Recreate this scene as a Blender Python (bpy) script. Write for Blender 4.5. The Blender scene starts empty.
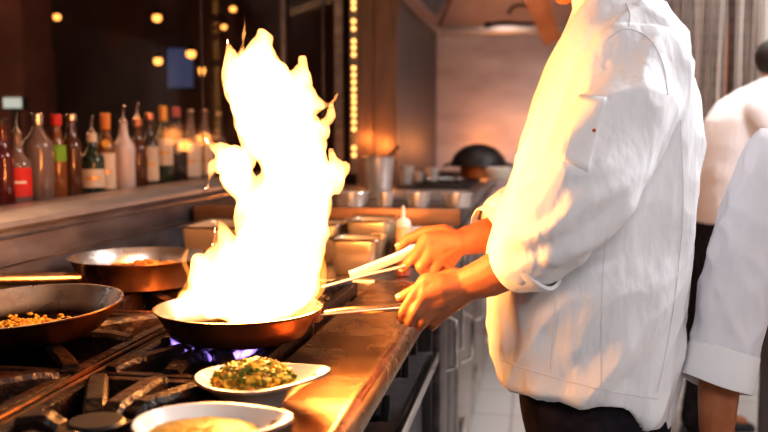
import bpy, bmesh, math, random
from mathutils import Vector, Matrix, noise
from mathutils.bvhtree import BVHTree
random.seed(7)
PI = math.pi
COL = bpy.context.scene.collection
R = math.radians

# ------------------------------------------------------------------ camera
F = 900.0
PITCH = math.atan(83 / F)
YAW = math.atan(154 / F * math.cos(PITCH))
CAMZ = 1.30
fw = Vector((-math.sin(YAW) * math.cos(PITCH), math.cos(YAW) * math.cos(PITCH), -math.sin(PITCH)))
rt = Vector((math.cos(YAW), math.sin(YAW), 0))
up = rt.cross(fw)
CAM = Vector((0, 0, CAMZ))


def ray(u, v):
    return fw + rt * ((u - 384) / F) + up * (-(v - 216) / F)


def P(u, v, Y):
    d = ray(u, v)
    return CAM + d * (Y / d.y)


def PZ(u, v, z):
    d = ray(u, v)
    return CAM + d * ((z - CAMZ) / d.z)


def PX(u, v, x):
    d = ray(u, v)
    return CAM + d * (x / d.x)


# ------------------------------------------------------------------ materials
def new_mat(name):
    m = bpy.data.materials.new(name)
    m.use_nodes = True
    nt = m.node_tree
    b = nt.nodes['Principled BSDF']
    return m, nt, b


def noise_node(nt, scale, detail=3, vec=None, stretch=None):
    tc = nt.nodes.new('ShaderNodeTexCoord')
    mp = nt.nodes.new('ShaderNodeMapping')
    nt.links.new(tc.outputs['Object'], mp.inputs[0])
    if stretch:
        mp.inputs['Scale'].default_value = stretch
    n = nt.nodes.new('ShaderNodeTexNoise')
    n.inputs['Scale'].default_value = scale
    n.inputs['Detail'].default_value = detail
    nt.links.new(mp.outputs[0], n.inputs['Vector'])
    return n


def mat(name, col, rough=0.5, metal=0.0, col2=None, nscale=8, stretch=None, bump=0.0, bscale=None, spec=None,
        emit=None, estr=0, trans=0, ior=1.45, lo=0.35, hi=0.65, sheen=0, coat=0, rvar=0):
    m, nt, b = new_mat(name)
    b.inputs['Base Color'].default_value = (*col, 1)
    b.inputs['Roughness'].default_value = rough
    b.inputs['Metallic'].default_value = metal
    b.inputs['IOR'].default_value = ior
    if spec is not None:
        b.inputs['Specular IOR Level'].default_value = spec
    if trans:
        b.inputs['Transmission Weight'].default_value = trans
    if coat:
        b.inputs['Coat Weight'].default_value = coat
        b.inputs['Coat Roughness'].default_value = 0.1
    if emit:
        b.inputs['Emission Color'].default_value = (*emit, 1)
        b.inputs['Emission Strength'].default_value = estr
    if col2 is not None:
        n = noise_node(nt, nscale, 5, stretch=stretch)
        r = nt.nodes.new('ShaderNodeValToRGB')
        r.color_ramp.elements[0].position = lo
        r.color_ramp.elements[1].position = hi
        r.color_ramp.elements[0].color = (*col, 1)
        r.color_ramp.elements[1].color = (*col2, 1)
        nt.links.new(n.outputs['Fac'], r.inputs[0])
        nt.links.new(r.outputs[0], b.inputs['Base Color'])
        if rvar:
            mr = nt.nodes.new('ShaderNodeMapRange')
            mr.inputs['To Min'].default_value = max(0.05, rough - rvar)
            mr.inputs['To Max'].default_value = rough + rvar
            nt.links.new(n.outputs['Fac'], mr.inputs['Value'])
            nt.links.new(mr.outputs[0], b.inputs['Roughness'])
    if bump:
        n2 = noise_node(nt, bscale or nscale, 4, stretch=stretch)
        bp = nt.nodes.new('ShaderNodeBump')
        bp.inputs['Strength'].default_value = bump
        bp.inputs['Distance'].default_value = 0.01
        nt.links.new(n2.outputs['Fac'], bp.inputs['Height'])
        nt.links.new(bp.outputs[0], b.inputs['Normal'])
    return m


M = {}
M['steel'] = mat('steel', (.46, .41, .385), .30, 1.0, (.60, .54, .50), 6, (1, 1, 8), bump=.03, rvar=.06)
M['deck'] = mat('deck_firelit', (.52, .30, .16), .27, 1.0, (.78, .54, .36), 9, None, bump=.05, bscale=14, rvar=.1)  # stainless ledge, the flame's orange glow tinted into its base colour
M['splash'] = mat('splash_steel', (.10, .085, .09), .42, .6, (.19, .165, .17), 5, (1, 1, 3), bump=.04, rvar=.06)
M['darksteel'] = mat('dark_steel', (.12, .10, .10), .38, .8, (.2, .17, .165), 6, (1, 1, 5))
M['panel'] = mat('panel_steel', (.33, .28, .27), .42, .85, (.42, .36, .34), 4, (6, 6, 1))
M['panelgrey'] = mat('panel_grey', (.075, .066, .07), .45, .4, (.12, .105, .108), 4, (6, 6, 1))
M['backwall'] = mat('back_steel', (.42, .35, .35), .5, .4, (.56, .48, .48), 3, (1, 1, 2.5))
M['bright_steel'] = mat('bright_steel', (.62, .56, .53), .30, .6, (.78, .72, .68), 8)
M['tray_firelit'] = mat('tray_firelit', (.78, .60, .40), .36, .7)  # plain steel with yellow firelight put into the colour
M['chrome'] = mat('chrome', (.80, .76, .73), .16, 1.0)
M['iron'] = mat('cast_iron', (.010, .007, .006), .38, 0, (.034, .014, .008), 26, None, bump=.6, bscale=70, rvar=.12, spec=.45)
M['pan'] = mat('pan_steel', (.55, .22, .09), .33, .8, (.75, .38, .20), 9, None, bump=.03, rvar=.07)
M['pancopper'] = mat('pan_copper', (.10, .040, .022), .28, .95, (.62, .27, .12), 7, None, rvar=.06, lo=.42, hi=.66)
M['paninside'] = mat('pan_inside', (.50, .42, .38), .27, .95, (.92, .86, .80), 9, None, rvar=.06)
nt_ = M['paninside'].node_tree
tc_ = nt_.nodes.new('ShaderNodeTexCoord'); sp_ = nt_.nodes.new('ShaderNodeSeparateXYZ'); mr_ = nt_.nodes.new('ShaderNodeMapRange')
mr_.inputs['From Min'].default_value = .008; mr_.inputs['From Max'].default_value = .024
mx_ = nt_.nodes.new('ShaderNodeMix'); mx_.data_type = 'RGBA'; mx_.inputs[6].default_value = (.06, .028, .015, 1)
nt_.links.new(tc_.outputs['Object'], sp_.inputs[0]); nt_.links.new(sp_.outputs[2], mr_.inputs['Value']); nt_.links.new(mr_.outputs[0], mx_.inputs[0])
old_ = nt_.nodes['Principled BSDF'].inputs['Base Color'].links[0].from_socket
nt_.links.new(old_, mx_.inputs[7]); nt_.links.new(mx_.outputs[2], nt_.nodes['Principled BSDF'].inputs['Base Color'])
M['panburnt'] = mat('pan_burnt', (.020, .009, .006), .30, .9, (.30, .105, .035), 6, None, rvar=.08, lo=.48, hi=.72)
M['handle'] = mat('handle_steel', (.50, .32, .20), .30, 1.0)
M['black'] = mat('black_plastic', (.012, .012, .013), .35)
M['blackmetal'] = mat('black_iron', (.022, .018, .018), .45, .4)
M['porcelain'] = mat('porcelain', (.82, .79, .76), .18, 0, coat=.4)
M['brownrim'] = mat('brown_glaze', (.22, .085, .035), .4)
M['trouser'] = mat('trouser_cloth', (.014, .011, .015), .9, 0, (.03, .024, .03), 30, bump=.1, spec=.2)
M['shoe'] = mat('shoe_leather', (.012, .01, .01), .4)
M['hair'] = mat('dark_hair', (.018, .011, .008), .6, bump=.5, bscale=120, stretch=(1, 1, .2))
M['skin'] = mat('skin', (.36, .125, .055), .46, 0, (.46, .175, .080), 22, bump=.06, bscale=90, spec=.4)
b_ = M['skin'].node_tree.nodes['Principled BSDF']
b_.inputs['Subsurface Weight'].default_value = .12
b_.inputs['Subsurface Scale'].default_value = .01
M['nail'] = mat('nail', (.80, .50, .40), .3)
M['eye'] = mat('eye_white', (.8, .78, .75), .2)
M['pupil'] = mat('pupil', (.03, .015, .01), .2)
M['floor_grey'] = None
M['rubber'] = mat('rubber', (.03, .03, .03), .7)
M['text'] = mat('brown_print', (.30, .12, .05), .5)
M['copper'] = mat('copper_firelit_sheet', (.28, .09, .035), .42, .6, (.42, .16, .06), 6)  # copper tone; on the hood plate it stands in for firelight
M['yellow_sauce'] = mat('yellow_curry', (.24, .15, .002), .45, 0, (.36, .23, .006), 22, bump=.5, bscale=35)
M['orange_sauce'] = mat('orange_sauce', (.45, .10, .01), .3, 0, (.85, .36, .04), 14, bump=.7, bscale=28)
M['green_veg'] = mat('green_vegetable', (.06, .10, .012), .4, 0, (.24, .26, .02), 40)
M['yellow_veg'] = mat('yellow_vegetable', (.62, .34, .03), .4, 0, (.78, .52, .07), 50)
M['orange_veg'] = mat('orange_vegetable', (.55, .20, .03), .4, 0, (.70, .34, .05), 50)
M['curry_base'] = mat('vegetable_mix', (.25, .16, .015), .45, 0, (.55, .34, .04), 60, bump=.6, bscale=60)
M['white_plastic'] = mat('white_plastic', (.80, .74, .66), .4)
M['bottle_plastic'] = mat('squeeze_plastic', (.80, .50, .28), .35, 0)
M['red_foot'] = mat('red_foot', (.42, .13, .09), .35)  # pinkish red lowest part of the squeeze bottle
M['ladle_black'] = M['blackmetal']

# jacket cloth with fine weave, soft folds and stitched seams
def cloth_mat(name, col, seams=False, bump=.5):
    m, nt, b = new_mat(name)
    b.inputs['Roughness'].default_value = .85
    b.inputs['Specular IOR Level'].default_value = .15
    b.inputs['Base Color'].default_value = (*col, 1)
    n1 = noise_node(nt, 5, 3, stretch=(2.2, 2.2, .7))
    n2 = noise_node(nt, 26, 2, stretch=(1.6, 1.6, .8))
    ad = nt.nodes.new('ShaderNodeMath'); ad.operation = 'MULTIPLY_ADD'
    nt.links.new(n2.outputs['Fac'], ad.inputs[0]); ad.inputs[1].default_value = .22
    nt.links.new(n1.outputs['Fac'], ad.inputs[2])
    bp = nt.nodes.new('ShaderNodeBump')
    bp.inputs['Strength'].default_value = bump
    bp.inputs['Distance'].default_value = .02
    nt.links.new(ad.outputs[0], bp.inputs['Height'])
    nt.links.new(bp.outputs[0], b.inputs['Normal'])
    return m


M['jacket'] = cloth_mat('white_jacket_cloth', (.86, .86, .88), bump=.9)
M['cuff'] = cloth_mat('white_cuff_cloth', (.86, .86, .87), bump=.3)
M['shirt'] = cloth_mat('pale_shirt_cloth', (.86, .81, .81))
M['coat'] = cloth_mat('white_coat_cloth', (.80, .79, .83), bump=.4)
M['seam'] = mat('seam_thread', (.72, .70, .72), .9)
M['redthread'] = mat('red_thread', (.45, .06, .03), .8)


def glassy(name, tint, fac=.16, rough=.03, edge=.5):
    m = bpy.data.materials.new(name); m.use_nodes = True
    nt = m.node_tree; nt.nodes.clear()
    o = nt.nodes.new('ShaderNodeOutputMaterial')
    tr = nt.nodes.new('ShaderNodeBsdfTransparent'); tr.inputs[0].default_value = (*tint, 1)
    gl = nt.nodes.new('ShaderNodeBsdfGlossy'); gl.inputs['Roughness'].default_value = rough
    gl.inputs[0].default_value = (1, .95, .9, 1)
    mx = nt.nodes.new('ShaderNodeMixShader')
    lw = nt.nodes.new('ShaderNodeLayerWeight'); lw.inputs[0].default_value = .5
    pw = nt.nodes.new('ShaderNodeMath'); pw.operation = 'POWER'; pw.inputs[1].default_value = 4
    mu = nt.nodes.new('ShaderNodeMath'); mu.operation = 'MULTIPLY_ADD'
    mu.inputs[1].default_value = edge; mu.inputs[2].default_value = fac
    nt.links.new(lw.outputs['Facing'], pw.inputs[0]); nt.links.new(pw.outputs[0], mu.inputs[0]); nt.links.new(mu.outputs[0], mx.inputs[0])
    nt.links.new(tr.outputs[0], mx.inputs[1]); nt.links.new(gl.outputs[0], mx.inputs[2])
    nt.links.new(mx.outputs[0], o.inputs[0])
    return m


M['glass'] = glassy('window_glass', (.86, .78, .74), .015, .07, .3)
M['clearglass'] = glassy('clear_bottle_glass', (.72, .62, .55), .10, .08)
M['plasticclear'] = glassy('clear_plastic', (.85, .8, .76), .10, .1)


def emis(name, col, s):
    m = bpy.data.materials.new(name); m.use_nodes = True
    nt = m.node_tree; nt.nodes.clear()
    o = nt.nodes.new('ShaderNodeOutputMaterial')
    e = nt.nodes.new('ShaderNodeEmission'); e.inputs[0].default_value = (*col, 1); e.inputs[1].default_value = s
    nt.links.new(e.outputs[0], o.inputs[0])
    return m


M['lamp_warm'] = emis('lamp_warm', (1, .42, .10), 3.4)
M['bulb'] = emis('bulb_glow', (1, .48, .13), 3.2)
M['screen'] = emis('screen_blue', (.10, .13, .26), .5)
M['window_glow'] = emis('till_display_glow', (.8, .88, .80), .7)


def fire_mat(name, col, s, thr=None, scale=None):
    m = bpy.data.materials.new(name); m.use_nodes = True
    nt = m.node_tree; nt.nodes.clear()
    o = nt.nodes.new('ShaderNodeOutputMaterial')
    e = nt.nodes.new('ShaderNodeEmission'); e.inputs[0].default_value = (*col, 1); e.inputs[1].default_value = s
    nt.links.new(e.outputs[0], o.inputs['Volume'])
    return m


M['fire'] = fire_mat('fire', (1, .40, .125), 165)
M['fire_thin'] = fire_mat('fire_thin', (1, .36, .06), 70)
M['gas'] = fire_mat('gas_fire', (.42, .26, 1), 120)


# ------------------------------------------------------------------ geometry helpers
def box(bm, c, s, rz=0, bev=0, rot=None):
    m = Matrix.Translation(c) @ (rot if rot is not None else Matrix.Rotation(rz, 4, 'Z')) @ Matrix.Diagonal((s[0], s[1], s[2], 1))
    r = bmesh.ops.create_cube(bm, size=1, matrix=m)
    if bev:
        es = list({e for v in r['verts'] for e in v.link_edges})
        bmesh.ops.bevel(bm, geom=es, offset=bev, segments=2, affect='EDGES', profile=.6)


def box2(bm, a, b, bev=0):
    a = Vector(a); b = Vector(b)
    box(bm, (a + b) / 2, (abs(b.x - a.x), abs(b.y - a.y), abs(b.z - a.z)), bev=bev)


def frame_from(d, ref=None):
    d = d.normalized()
    ref = ref or Vector((0, 0, 1))
    if abs(d.dot(ref)) > .97:
        ref = Vector((1, 0, 0))
    x = ref.cross(d).normalized()
    return x, d.cross(x)


def catmull(pts, sub):
    out = []
    n = len(pts)
    for i in range(n - 1):
        p0 = pts[max(i - 1, 0)]; p1 = pts[i]; p2 = pts[i + 1]; p3 = pts[min(i + 2, n - 1)]
        for k in range(sub):
            t = k / sub
            out.append(tuple(.5 * ((2 * b) + (-a + c) * t + (2 * a - 5 * b + 4 * c - d) * t * t + (-a + 3 * b - 3 * c + d) * t ** 3)
                             for a, b, c, d in zip(p0, p1, p2, p3)))
    out.append(tuple(pts[-1]))
    return out


def tube(bm, pts, rad, seg=10, caps=True, sub=0, flat=None, ref=None):
    """pts list of Vectors, rad number or list; flat=(a,b) scales the section."""
    if not isinstance(rad, (list, tuple)):
        rad = [rad] * len(pts)
    if sub:
        q = catmull([(p[0], p[1], p[2], r) for p, r in zip(pts, rad)], sub)
        pts = [Vector(a[:3]) for a in q]; rad = [max(a[3], 1e-4) for a in q]
    pts = [Vector(p) for p in pts]
    rings = []
    px = None
    for i, p in enumerate(pts):
        d = (pts[min(i + 1, len(pts) - 1)] - pts[max(i - 1, 0)]).normalized()
        if px is None:
            x, y = frame_from(d, ref)
        else:
            x = (px - d * px.dot(d)).normalized(); y = d.cross(x)
        px = x
        fa, fb = flat or (1, 1)
        rings.append([bm.verts.new(p + (x * math.cos(a) * fa + y * math.sin(a) * fb) * rad[i])
                      for a in [2 * PI * k / seg for k in range(seg)]])
    for a, b in zip(rings, rings[1:]):
        for k in range(seg):
            bm.faces.new((a[k], a[(k + 1) % seg], b[(k + 1) % seg], b[k]))
    if caps:
        bm.faces.new(rings[0][::-1]); bm.faces.new(rings[-1])
    return rings


def loft(bm, rings, caps=True):
    vr = [[bm.verts.new(p) for p in r] for r in rings]
    n = len(vr[0])
    for a, b in zip(vr, vr[1:]):
        for k in range(n):
            bm.faces.new((a[k], a[(k + 1) % n], b[(k + 1) % n], b[k]))
    if caps:
        bm.faces.new(vr[0][::-1]); bm.faces.new(vr[-1])


def ell(bm, c, r, rot=None, seg=20):
    m = Matrix.Translation(c) @ (rot or Matrix.Identity(4)) @ Matrix.Diagonal((r[0], r[1], r[2], 1))
    bmesh.ops.create_uvsphere(bm, u_segments=seg, v_segments=max(8, seg // 2 + 2), radius=1, matrix=m)


def capsule(bm, a, b, ra, rb, seg=14):
    a = Vector(a); b = Vector(b)
    ell(bm, a, (ra,) * 3, seg=seg); ell(bm, b, (rb,) * 3, seg=seg)
    if (b - a).length > 1e-4:
        tube(bm, [a, b], [ra, rb], seg=seg)


def chain(bm, pr, seg=14):
    """pr: list of (point, radius)"""
    for (a, ra), (b, rb) in zip(pr, pr[1:]):
        capsule(bm, a, b, ra, rb, seg)


def lathe(bm, prof, c=(0, 0, 0), seg=28, rot=None):
    m = Matrix.Translation(c) @ (rot or Matrix.Identity(4))
    rings = []
    for r, z in prof:
        if r < 1e-5:
            rings.append([bm.verts.new(m @ Vector((0, 0, z)))])
        else:
            rings.append([bm.verts.new(m @ Vector((r * math.cos(2 * PI * k / seg), r * math.sin(2 * PI * k / seg), z))) for k in range(seg)])
    for a, b in zip(rings, rings[1:]):
        for k in range(seg):
            k2 = (k + 1) % seg
            if len(a) == 1 and len(b) == 1:
                continue
            if len(a) == 1:
                bm.faces.new((a[0], b[k2], b[k]))
            elif len(b) == 1:
                bm.faces.new((a[k], a[k2], b[0]))
            else:
                bm.faces.new((a[k], a[k2], b[k2], b[k]))


def root_loc(p):
    v = Vector((0, 0, 0))
    while p is not None:
        v += p.location; p = p.parent
    return v


def obj(name, bm, m, parent=None, smooth=True, me=None, loc=None, angle=40):
    if me is None:
        bmesh.ops.recalc_face_normals(bm, faces=bm.faces)
        me = bpy.data.meshes.new(name)
        bm.to_mesh(me); bm.free()
    if smooth:
        for p in me.polygons:
            p.use_smooth = True
        try:
            me.set_sharp_from_angle(angle=R(angle))
        except Exception:
            pass
    o = bpy.data.objects.new(name, me)
    COL.objects.link(o)
    if parent is None:
        if loc is None:
            xs = [v.co for v in me.vertices]
            lo = Vector([min(c[i] for c in xs) for i in range(3)]); hi = Vector([max(c[i] for c in xs) for i in range(3)])
            loc = Vector(((lo.x + hi.x) / 2, (lo.y + hi.y) / 2, lo.z))
        loc = Vector(loc)
        me.transform(Matrix.Translation(-loc)); o.location = loc
    else:
        me.transform(Matrix.Translation(-root_loc(parent)))
        o.parent = parent
    me.materials.clear()
    me.materials.append(M[m] if isinstance(m, str) else m)
    return o


def thing(name, label, cat, loc=(0, 0, 0), group=None, rz=0):
    o = bpy.data.objects.new(name, None)
    COL.objects.link(o); o.location = loc; o.rotation_euler = (0, 0, rz)
    o.empty_display_size = .05
    o['label'] = label; o['category'] = cat
    if group:
        o['group'] = group
    return o


def tag(o, label, cat, group=None, kind=None):
    o['label'] = label; o['category'] = cat
    if group:
        o['group'] = group
    if kind:
        o['kind'] = kind
    return o


def struct(name, bm, m, smooth=False):
    o = obj(name, bm, m, smooth=smooth)
    o['kind'] = 'structure'
    return o


def dup(root, loc, label=None, rz=None):
    r = root.copy(); COL.objects.link(r); r.location = loc
    if rz is not None:
        r.rotation_euler = (0, 0, rz)
    if label:
        r['label'] = label
    for ch in list(root.children):
        c = ch.copy(); COL.objects.link(c); c.parent = r
        for g in list(ch.children):
            d = g.copy(); COL.objects.link(d); d.parent = c
    return r


def remeshed(bm, voxel, smooth=4, factor=.5):
    """union of closed shapes -> one continuous mesh"""
    bmesh.ops.recalc_face_normals(bm, faces=bm.faces)
    me = bpy.data.meshes.new('tmp'); bm.to_mesh(me); bm.free()
    o = bpy.data.objects.new('tmp', me); COL.objects.link(o)
    md = o.modifiers.new('r', 'REMESH'); md.mode = 'VOXEL'; md.voxel_size = voxel
    if smooth:
        s = o.modifiers.new('s', 'SMOOTH'); s.iterations = smooth; s.factor = factor
    bpy.context.view_layer.update()
    dg = bpy.context.evaluated_depsgraph_get()
    out = bpy.data.meshes.new_from_object(o.evaluated_get(dg))
    bpy.data.objects.remove(o); bpy.data.meshes.remove(me)
    return out


def displace(me, fn):
    nr = [v.normal.copy() for v in me.vertices]
    for v, n in zip(me.vertices, nr):
        v.co += fn(v.co, n)
    me.update()


# ------------------------------------------------------------------ setting
XW = -1.17      # backsplash plane
XG = -1.22      # window plane
XF = -.2475     # front edge of the cooking line
YB = 6.0        # back wall
XC = -.67       # steel column side
YC = 4.3        # steel column front

# floor with tiles
m, nt, b = new_mat('floor_tile')
tc = nt.nodes.new('ShaderNodeTexCoord')
br = nt.nodes.new('ShaderNodeTexBrick')
br.inputs['Color1'].default_value = (.50, .48, .46, 1); br.inputs['Color2'].default_value = (.56, .54, .52, 1)
br.inputs['Mortar'].default_value = (.30, .28, .27, 1); br.inputs['Scale'].default_value = 1
br.inputs['Mortar Size'].default_value = .006; br.inputs['Brick Width'].default_value = .4
br.inputs['Row Height'].default_value = .4; br.offset = 0
nt.links.new(tc.outputs['Object'], br.inputs['Vector'])
nt.links.new(br.outputs['Color'], b.inputs['Base Color']); b.inputs['Roughness'].default_value = .3
M['floor'] = m
bm = bmesh.new(); box2(bm, (-5.2, -1.2, -.05), (2.6, 6.2, 0)); struct('floor', bm, 'floor')
M['ceiling'] = mat('ceiling_paint', (.55, .53, .50), .8)
bm = bmesh.new(); box2(bm, (XG - .02, -1.2, 2.8), (2.6, 6.2, 2.85)); struct('ceiling', bm, 'ceiling')
# left wall: below the window, stepped sill
bm = bmesh.new(); box2(bm, (XG - .1, -1.2, 0), (XW, YC, 1.085)); struct('wall_left', bm, 'splash')
bm = bmesh.new(); box2(bm, (XG - .1, -1.2, 2.45), (XW, YC + .1, 2.8)); struct('wall_upper_left', bm, 'darksteel')
bm = bmesh.new()
prof = [(XG - .12, 1.085), (XG - .12, 1.117), (XG, 1.120), (XW - .012, 1.113), (XW - .002, 1.106), (XW + .008, 1.112), (XW + .018, 1.104), (XW + .020, 1.092), (XW + .012, 1.085)]
vs = [[bm.verts.new((x, y, z)) for x, z in prof] for y in (-1.2, 0, 1, 2, 3, YC)]
for a, c in zip(vs, vs[1:]):
    for k in range(len(prof)):
        bm.faces.new((a[k], a[(k + 1) % len(prof)], c[(k + 1) % len(prof)], c[k]))
bm.faces.new(vs[0]); bm.faces.new(vs[-1][::-1])
o = struct('trim_1', bm, mat('sill_steel', (.30, .27, .27), .38, .7, (.42, .38, .38), 6), True)
bm = bmesh.new(); tube(bm, [(XW + .001, -1.2, 1.066), (XW + .001, YC, 1.066)], .004, 8)
box2(bm, (XW - .002, -1.2, 1.000), (XW + .003, YC, 1.004)); struct('trim_2', bm, 'steel')
# window panes
bm = bmesh.new(); bm.faces.new([bm.verts.new(p) for p in ((XG, -1.2, 1.115), (XG, YC - .03, 1.115), (XG, YC - .03, 2.45), (XG, -1.2, 2.45))]); struct('window_1', bm, 'glass')
wf = bmesh.new()
for y, w_ in ((.4, .012), (3.18, .003), (YC - .03, .012)):
    box2(wf, (XG - w_, y - w_, 1.11), (XG + w_, y + w_, 2.45))
struct('trim_3', wf, 'darksteel')
bm = bmesh.new(); bm.faces.new([bm.verts.new(p) for p in ((XG, YC, .9), (-.97, YC, .9), (-.97, YC, 2.45), (XG, YC, 2.45))]); struct('window_2', bm, 'glass')
M['brass'] = mat('brass_rod', (.75, .42, .18), .3, 1)
wf = bmesh.new()
for u in (323, 335):
    p = P(u, 50, YC - .02); tube(wf, [(p.x, p.y, 1.0), (p.x, p.y, 2.45)], .004, 8)
box2(wf, (-.97, YC - .03, .9), (-.93, YC + .03, 2.8)); struct('trim_4', wf, 'darksteel')
# steel column and back wall
M['warmpanel'] = mat('warm_panel_steel', (.10, .065, .05), .40, .5, (.16, .10, .08), 4, (6, 6, 1))
bm = bmesh.new()
box2(bm, (XC - .20, YC, 0), (XC - .118, YC + .08, 2.8))
box2(bm, (XC - .110, YC - .004, 0), (XC, YC + .08, 2.8), .004)
tube(bm, [(XC - .114, YC, 1.0), (XC - .114, YC, 2.8)], .003, 8)
struct('wall_column', bm, 'warmpanel')
bm = bmesh.new(); box2(bm, (XC - .2, YC + .08, 0), (XC, YB, 2.8)); struct('wall_column_side', bm, 'panelgrey')
bm = bmesh.new(); box2(bm, (-5.2, YB, 0), (.24, YB + .1, 2.8)); struct('wall_back', bm, 'backwall')
# tiled wall on the right of it
m, nt, b = new_mat('wall_tile')
tc = nt.nodes.new('ShaderNodeTexCoord'); sx = nt.nodes.new('ShaderNodeSeparateXYZ'); cx = nt.nodes.new('ShaderNodeCombineXYZ')
br = nt.nodes.new('ShaderNodeTexBrick')
br.inputs['Color1'].default_value = (.30, .235, .20, 1); br.inputs['Color2'].default_value = (.38, .30, .26, 1)
br.inputs['Mortar'].default_value = (.14, .11, .10, 1); br.inputs['Scale'].default_value = 1
br.inputs['Mortar Size'].default_value = .008; br.inputs['Brick Width'].default_value = .10
br.inputs['Row Height'].default_value = .10; br.offset = 0
nt.links.new(tc.outputs['Object'], sx.inputs[0]); nt.links.new(sx.outputs[0], cx.inputs[0]); nt.links.new(sx.outputs[2], cx.inputs[1])
nt.links.new(cx.outputs[0], br.inputs['Vector']); nt.links.new(br.outputs['Color'], b.inputs['Base Color']); b.inputs['Roughness'].default_value = .3
M['tile'] = m
bm = bmesh.new(); box2(bm, (.24, YB, 0), (2.6, YB + .1, 2.8)); struct('wall_back_tiled', bm, 'tile')
M['plaster'] = mat('plaster', (.62, .58, .55), .7)
bm = bmesh.new(); box2(bm, (2.5, -1.2, 0), (2.6, YB, 2.8)); struct('wall_right', bm, 'plaster')
bm = bmesh.new(); box2(bm, (P(763, 60, 5.45).x, 5.45, 0), (P(763, 60, 5.45).x + .16, 5.55, 2.8)); struct('trim_5', bm, 'plaster')

# bar room beyond the window
M['barwood'] = mat('bar_wood', (.08, .040, .030), .55, 0, (.18, .09, .065), 3, (1, 3, .5))
M['pinkcol'] = mat('bar_column', (.22, .10, .075), .7, 0, (.28, .13, .10), 6)
bm = bmesh.new(); box2(bm, (-5.2, -1.2, 0), (-5.1, YB, 2.8)); struct('wall_bar', bm, 'barwood')
bm = bmesh.new(); box2(bm, (-5.2, -1.2, 2.8), (XG - .02, YB, 2.85)); struct('ceiling_bar', bm, 'barwood')
bm = bmesh.new(); box2(bm, (-5.2, YB - .06, 0), (XC - .2, YB, 2.8)); struct('wall_bar_back', bm, 'barwood')
bm = bmesh.new(); box2(bm, (-5.2, -1.3, 0), (XG - .1, -1.2, 2.8)); struct('wall_bar_front', bm, 'barwood')

# ------------------------------------------------------------------ bar items
pc = P(12, 50, 4.4)
bm = bmesh.new(); box2(bm, (pc.x - .35, pc.y - .15, 0), (P(38, 50, 4.4).x, pc.y + .15, 2.8), .01)
o = struct('wall_bar_pillar', bm, 'pinkcol')
bm = bmesh.new(); a = P(40, 52, 5.0); c = P(56, 98, 5.0)
box2(bm, (a.x, 4.98, 0), (c.x, 5.02, a.z), .006)
struct('board_1', bm, mat('board_ochre', (.20, .12, .05), .7))  # ochre board, carried down to the floor as a tall panel
# dark screen
t = thing('wall_screen', 'dark blue screen on the bar wall left of the flame tip', 'screen', P(180, 66, 5.2))
bm = bmesh.new(); a = P(165, 46, 5.2); c = P(196, 90, 5.2); box2(bm, (a.x, 5.2, c.z), (c.x, 5.24, a.z), .008); obj('casing', bm, 'black', t)
bm = bmesh.new(); box2(bm, (a.x + .015, 5.192, c.z + .015), (c.x - .015, 5.199, a.z - .015)); obj('display', bm, 'screen', t, smooth=False)
# pale till display at the far left
t = thing('till', 'small pale glowing till display in the bar behind the leftmost bottles', 'till', P(14, 112, 3.6))
bm = bmesh.new(); a = P(2, 96, 3.6); c = P(24, 110, 3.6); box2(bm, (a.x, 3.6, c.z), (c.x, 3.64, a.z), .006); obj('casing', bm, 'black', t)
bm = bmesh.new(); box2(bm, (a.x + .008, 3.592, c.z + .008), (c.x - .008, 3.599, a.z - .008)); obj('display', bm, 'window_glow', t, smooth=False)
bm = bmesh.new(); tube(bm, [((a.x + c.x) / 2, 3.62, 0), ((a.x + c.x) / 2, 3.62, c.z + .005)], .02, 10); lathe(bm, [(0, 0), (.12, 0), (.12, .02), (0, .03)], ((a.x + c.x) / 2, 3.62, 0), 20); obj('stand', bm, 'black', t)
# hanging lamps
lamps = [(57, 17, 5.0, .022, 'leftmost and highest'), (157, 18, 4.9, .026, 'second from the left, above another lamp'),
         (158, 61, 5.0, .026, 'lowest'), (191, 54, 5.0, .028, 'beside the blue screen'),
         (224, 27, 5.3, .018, 'nearest the flame tip, lower of two'), (233, 9, 5.2, .02, 'nearest the flame tip, upper of two'), (202, 70, 5.4, .02, 'long')]
for u, v, Y, r, w in lamps:
    p = P(u, v, Y)
    lab = {'long': 'slim amber pendant lamp just right of the blue screen in the bar'}.get(w, 'warm round pendant lamp in the dark bar, ' + w)
    t = thing('pendant_lamp', lab, 'lamp', (p.x, p.y, p.z), 'pendant lamps in the bar')
    bm = bmesh.new(); ell(bm, p, (r, r, r * (1.8 if w == 'long' else .9)), seg=14); obj('bulb', bm, 'lamp_warm', t)
    bm = bmesh.new(); lathe(bm, [(r * .4, r * 1.9), (r * 1.1, r * .9), (r * 1.15, r * .6), (r * .5, r * 1.4)], p, 16); obj('lamp_shade', bm, 'blackmetal', t)
    bm = bmesh.new(); tube(bm, [p + Vector((0, 0, r)), (p.x, p.y, 2.79)], .003, 6); obj('cord', bm, 'black', t)
# bar counter on which the bottles stand
bm = bmesh.new(); box2(bm, (-1.95, 1.2, .98), (-1.345, 5.2, 1.10), .005); box2(bm, (-1.9, 1.3, 0), (-1.4, 5.1, .98))
tag(obj('bar_counter', bm, mat('bar_top', (.09, .055, .045), .25, 0, (.14, .09, .07), 5)), 'dark polished bar counter beyond the window, bottles standing on it', 'counter')

# ------------------------------------------------------------------ bottles
def glassmat(n, c, rough=.12, coat=.6):
    return mat(n, c, rough, 0, coat=coat, spec=.7)


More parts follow.
